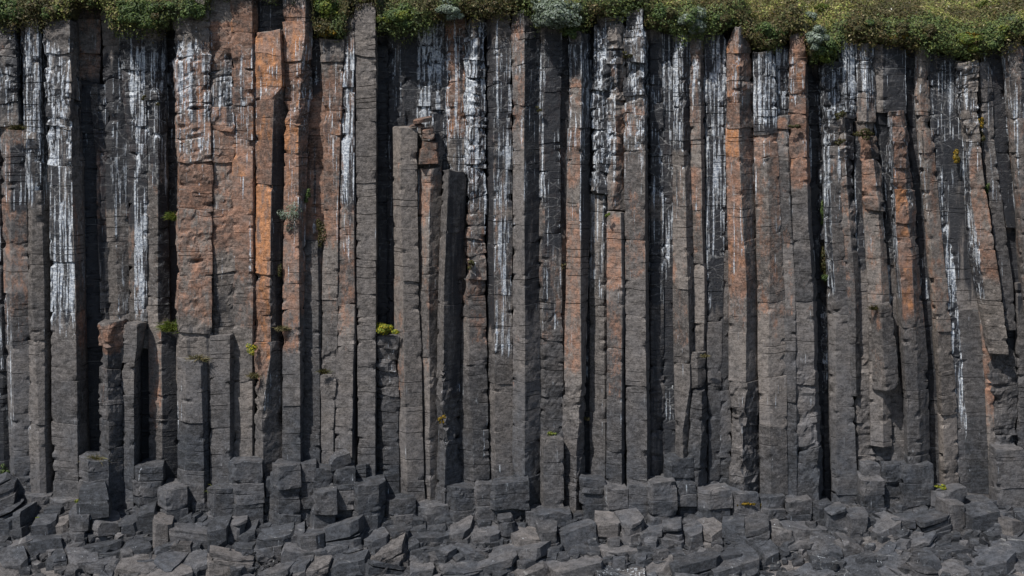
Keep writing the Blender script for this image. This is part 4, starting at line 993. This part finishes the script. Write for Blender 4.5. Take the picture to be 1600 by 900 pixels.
def rock(name, pos, dims, rz, tilt, seed, grid='big', stain=0.0, tone=.08, flat=False):
    rs = np.random.RandomState(seed)
    hexa = grid == 'hex'
    nl = 1 if grid == 'small' else rs.choice([2, 3, 4] if dims[0] > .7 else [1, 2, 3])
    P, L = shard(rs, dims, hexa, nl, 2 if grid != 'small' else 1)
    P = spin(P, rz, tilt)
    A = np.zeros((len(P), 4)); A[:, 3] = tone; A[:, 1] = stain * (P[:, 2] > 0)
    o = mk(name, P, bylen(L), MB, None, {'stain': A}); o.location = pos
    return o

ROWP = ['tight against {}', 'just out from {}', 'midway below {}', 'low below {}', 'bottommost below {}']
used = {}
stump_rng = []
for rec in STUMPS:
    ys0, xs0 = parse_keys(rec[5]); stump_rng.append((xs0[:, 0].min(), xs0[:, -1].max(), min(float(v) for v in rec[4].split())))
def place_rock(px, Yc, dims, prot, seed, grid, row, stain=0, tone=.08, small=False):
    x = X(px, Yc); zg = float(zground(x, Yc))
    rs = np.random.RandomState(seed)
    tilt = (rs.normal(.10, .15), rs.uniform(.0, .25))
    rz = rs.normal(.15, .2 if not small else .8)
    o = rock('rubble_rock', (x, Yc, zg + prot - dims[2] / 2), dims, rz, tilt, seed, grid, stain, tone)
    asp = dims[0] / max(prot, .05)
    shp = 'slabby' if asp > 3.4 else ('flat' if asp > 2.2 else ('blocky' if asp > 1.3 else 'upright'))
    if tilt[0] < -.2: shp = 'rightward tilted'
    elif tilt[0] > .12: shp = 'leftward tilted'
    sz = 'small' if dims[0] < .5 else ('middling' if dims[0] < .85 else ('large' if dims[0] < 1.25 else 'very wide'))
    tn = 'grey' if tone < .12 else 'brownish'
    if stain: tn = 'white splashed'
    key = (sz, shp, tn, row, lmk(px))
    used.setdefault(key, []).append((px, o))
    return o
seed = 5000
for row, Yc in enumerate([-.25, -1.0, -1.75, -2.5, -3.3]):
    px = -170.0
    while px < 1770:
        wpx = rng.choice([rng.uniform(26, 44), rng.uniform(36, 60), rng.uniform(50, 84)]) * (.82 if row < 2 else 1.1)
        cx = px + wpx / 2; Y = Yc + rng.uniform(-.15, .15)
        inst = any(a - wpx * .25 < cx < b + wpx * .25 and Y > f - .12 for a, b, f in stump_rng)
        if inst and row == 1: inst = False; Y = min(Y, -1.38)
        if not inst:
            seed += 1
            prot = rng.uniform(.22, .58) if row == 0 else (rng.uniform(.35, .85) if row == 1 else rng.uniform(.20, .50))
            tone = rng.choice([.0, .04, .08, .08, .2, .38])
            stn = .36 if (row >= 3 and any(abs(cx - q) < 20 for q in (975, 1055, 1175, 1300))) else 0
            place_rock(cx, Y, (wpx * S * 1.13, rng.uniform(.85, 1.2), prot + .75), prot, seed, 'hex' if (row < 2 or rng.random() < .3) else 'big', row, stn, tone)
        px += wpx * (.94 if row else 1.0)
nbig = seed - 5000
for k in range(max(0, 292 - nbig)):
    seed += 1
    row = rng.choice([0, 1, 2, 3, 4]); Y = [-.6, -1.35, -2.1, -2.9, -3.6][row] + rng.uniform(-.25, .25)
    cx = rng.uniform(-30, 1630)
    if any(a - 6 < cx < b + 6 and Y > f - .15 for a, b, f in stump_rng): continue
    w_ = rng.uniform(.25, .48)
    place_rock(cx, Y, (w_, w_ * rng.uniform(.6, 1), w_ * rng.uniform(.6, .9)), w_ * .55 + .12, seed, 'small', row, 0, rng.choice([.06, .2]), True)
seqw = ['leftmost', 'second', 'third', 'fourth', 'fifth', 'sixth']
for (sz, shp, tn, row, lm), lst in used.items():
    lst.sort(key=lambda e: e[0])
    for q, (px, o) in enumerate(lst):
        pre = '' if len(lst) == 1 else ('leftmost ' if q == 0 else ('rightmost ' if q == len(lst) - 1 else seqw[min(q, 5)] + ' '))
        lb = '%s%s %s %s rock %s' % (pre, sz, shp, tn, ROWP[row].format(lm))
        if len(lb.split()) > 16: lb = lb.replace('very wide', 'wide').replace('midway below', 'below').replace('tight against', 'against').replace('just out from', 'before').replace('rightward ', '').replace('leftward ', '')
        tag(o, lb, 'rock', 'rubble rocks at the cliff foot')

for name, lab, px, Yc, dims, z, rz, tilt, sd in [
    ('loose_slab', 'tilted square loose slab leaning on the stump row', 530, -.45, (.66, .34, .42), Z(718, -.45), .5, (.12, .2), 41),
    ('boulder', 'rounded dark boulder at the lower left edge of the picture', 2, -.45, (1.0, 1.0, 1.3), Z(772, -.45), .2, (.35, .1), 42),
    ('boulder', 'rounded lower stump boulder beneath the grass topped block', 148, -1.0, (.95, .8, .95), Z(777, -1.0), .1, (.10, .12), 43),
    ('loose_slab', 'rusty flat slab lying on the brown topped short column', 660, .12, (.62, .45, .14), Z(188, .12), .2, (.16, .1), 44),
    ('loose_slab', 'thin reddish slab under the rusty flat slab', 652, .15, (.5, .4, .12), Z(196, .15), -.2, (.05, .1), 45),
    ('loose_block', 'brown upper block of the two resting on the middle short column', 668, .16, (.44, .45, .36), Z(208, .16), .1, (0, .05), 46),
    ('loose_block', 'brown wider block under the upper one on the middle short column', 670, .16, (.60, .5, .74), Z(238, .16), .05, (0, .0), 47),
    ('loose_slab', 'dark square slab leaning against the wall left of the stump row', 84, -.5, (.6, .4, .4), Z(800, -.5), -.3, (.1, .1), 48)]:
    o = rock(name, (X(px, Yc), Yc, z), dims, rz, tilt, sd, 'big', 0, .85 if z > 10 else .1)
    if z > 10:
        a = o.data.color_attributes['stain']; n_ = len(o.data.vertices)
        A = np.zeros((n_, 4)); A[:, 3] = .9; A[:, 0] = .62; a.data.foreach_set('color', A.astype(np.float32).ravel())
    tag(o, lab, 'slab' if 'slab' in name else 'rock')

# small angular chips between the rocks: nobody could count them
k = 5000; rs = np.random.RandomState(77)
cx = rs.uniform(-19, 19, k); cy = -4.6 * rs.rand(k) + .1; cz_ = zground(cx, cy) + rs.uniform(-.02, .16, k)
sz = rs.uniform(.03, .10, k) * (1 + (rs.rand(k) < .12) * 1.0)
base8 = np.array([(-1, -1, -1), (1, -1, -1), (1, 1, -1), (-1, 1, -1), (-1, -1, 1), (1, -1, 1), (1, 1, 1), (-1, 1, 1)], float)
Vc = base8[None] * (1 + rs.normal(0, .25, (k, 8, 3))) * sz[:, None, None] * np.array([1, .8, .5])
an = rs.uniform(0, 6.28, k); ca, sa = np.cos(an)[:, None], np.sin(an)[:, None]
Vx = Vc[:, :, 0] * ca - Vc[:, :, 1] * sa; Vy = Vc[:, :, 0] * sa + Vc[:, :, 1] * ca
Vc = np.stack([Vx + cx[:, None], Vy + cy[:, None], Vc[:, :, 2] + Vx * rs.normal(0, .4, (k, 1)) + cz_[:, None]], -1).reshape(-1, 3)
f6 = np.array([(0, 3, 2, 1), (4, 5, 6, 7), (0, 1, 5, 4), (1, 2, 6, 5), (2, 3, 7, 6), (3, 0, 4, 7)])
Q = (np.arange(k)[:, None, None] * 8 + f6[None]).reshape(-1, 4)
A = np.zeros((len(Vc), 4)); A[:, 3] = .15
VV, QQ = [Vc], [Q]; o0 = len(Vc)
QF = {}
for e in range(1700):
    px_, Yc = rs.uniform(-60, 1660), rs.uniform(-4.3, -.05)
    if rs.rand() < .35: Yc = rs.uniform(-1.6, -.2)
    x_ = X(px_, Yc); w_ = rs.uniform(.14, .40)
    P, L = shard(rs, (w_ * rs.uniform(.9, 1.7), w_, w_ * rs.uniform(.4, .9)), False, 1, 0)
    P = spin(P, rs.uniform(-.5, .7), (rs.normal(.1, .2), rs.uniform(0, .3))) + [x_, Yc, float(zground(x_, Yc)) + rs.uniform(-.05, .22)]
    VV.append(P)
    for g_ in L: QF.setdefault(len(g_), []).append([q_ + o0 for q_ in g_])
    o0 += len(P)
QQ = [Q] + [np.array(v_) for v_ in QF.values()]
Vc = np.concatenate(VV); A = np.zeros((len(Vc), 4)); A[:, 3] = .12 + .3 * (vn(Vc[:, 0] * 3, Vc[:, 1] * 3, Vc[:, 2] * 0, 3) - .4)
tag(mk('rubble', Vc, QQ, MB, None, {'stain': A}), kind='stuff')
print('objects', len(bpy.data.objects), 'tris', sum(len(m_.loops) - 2 * len(m_.polygons) for m_ in bpy.data.meshes), 'rocks', nbig)
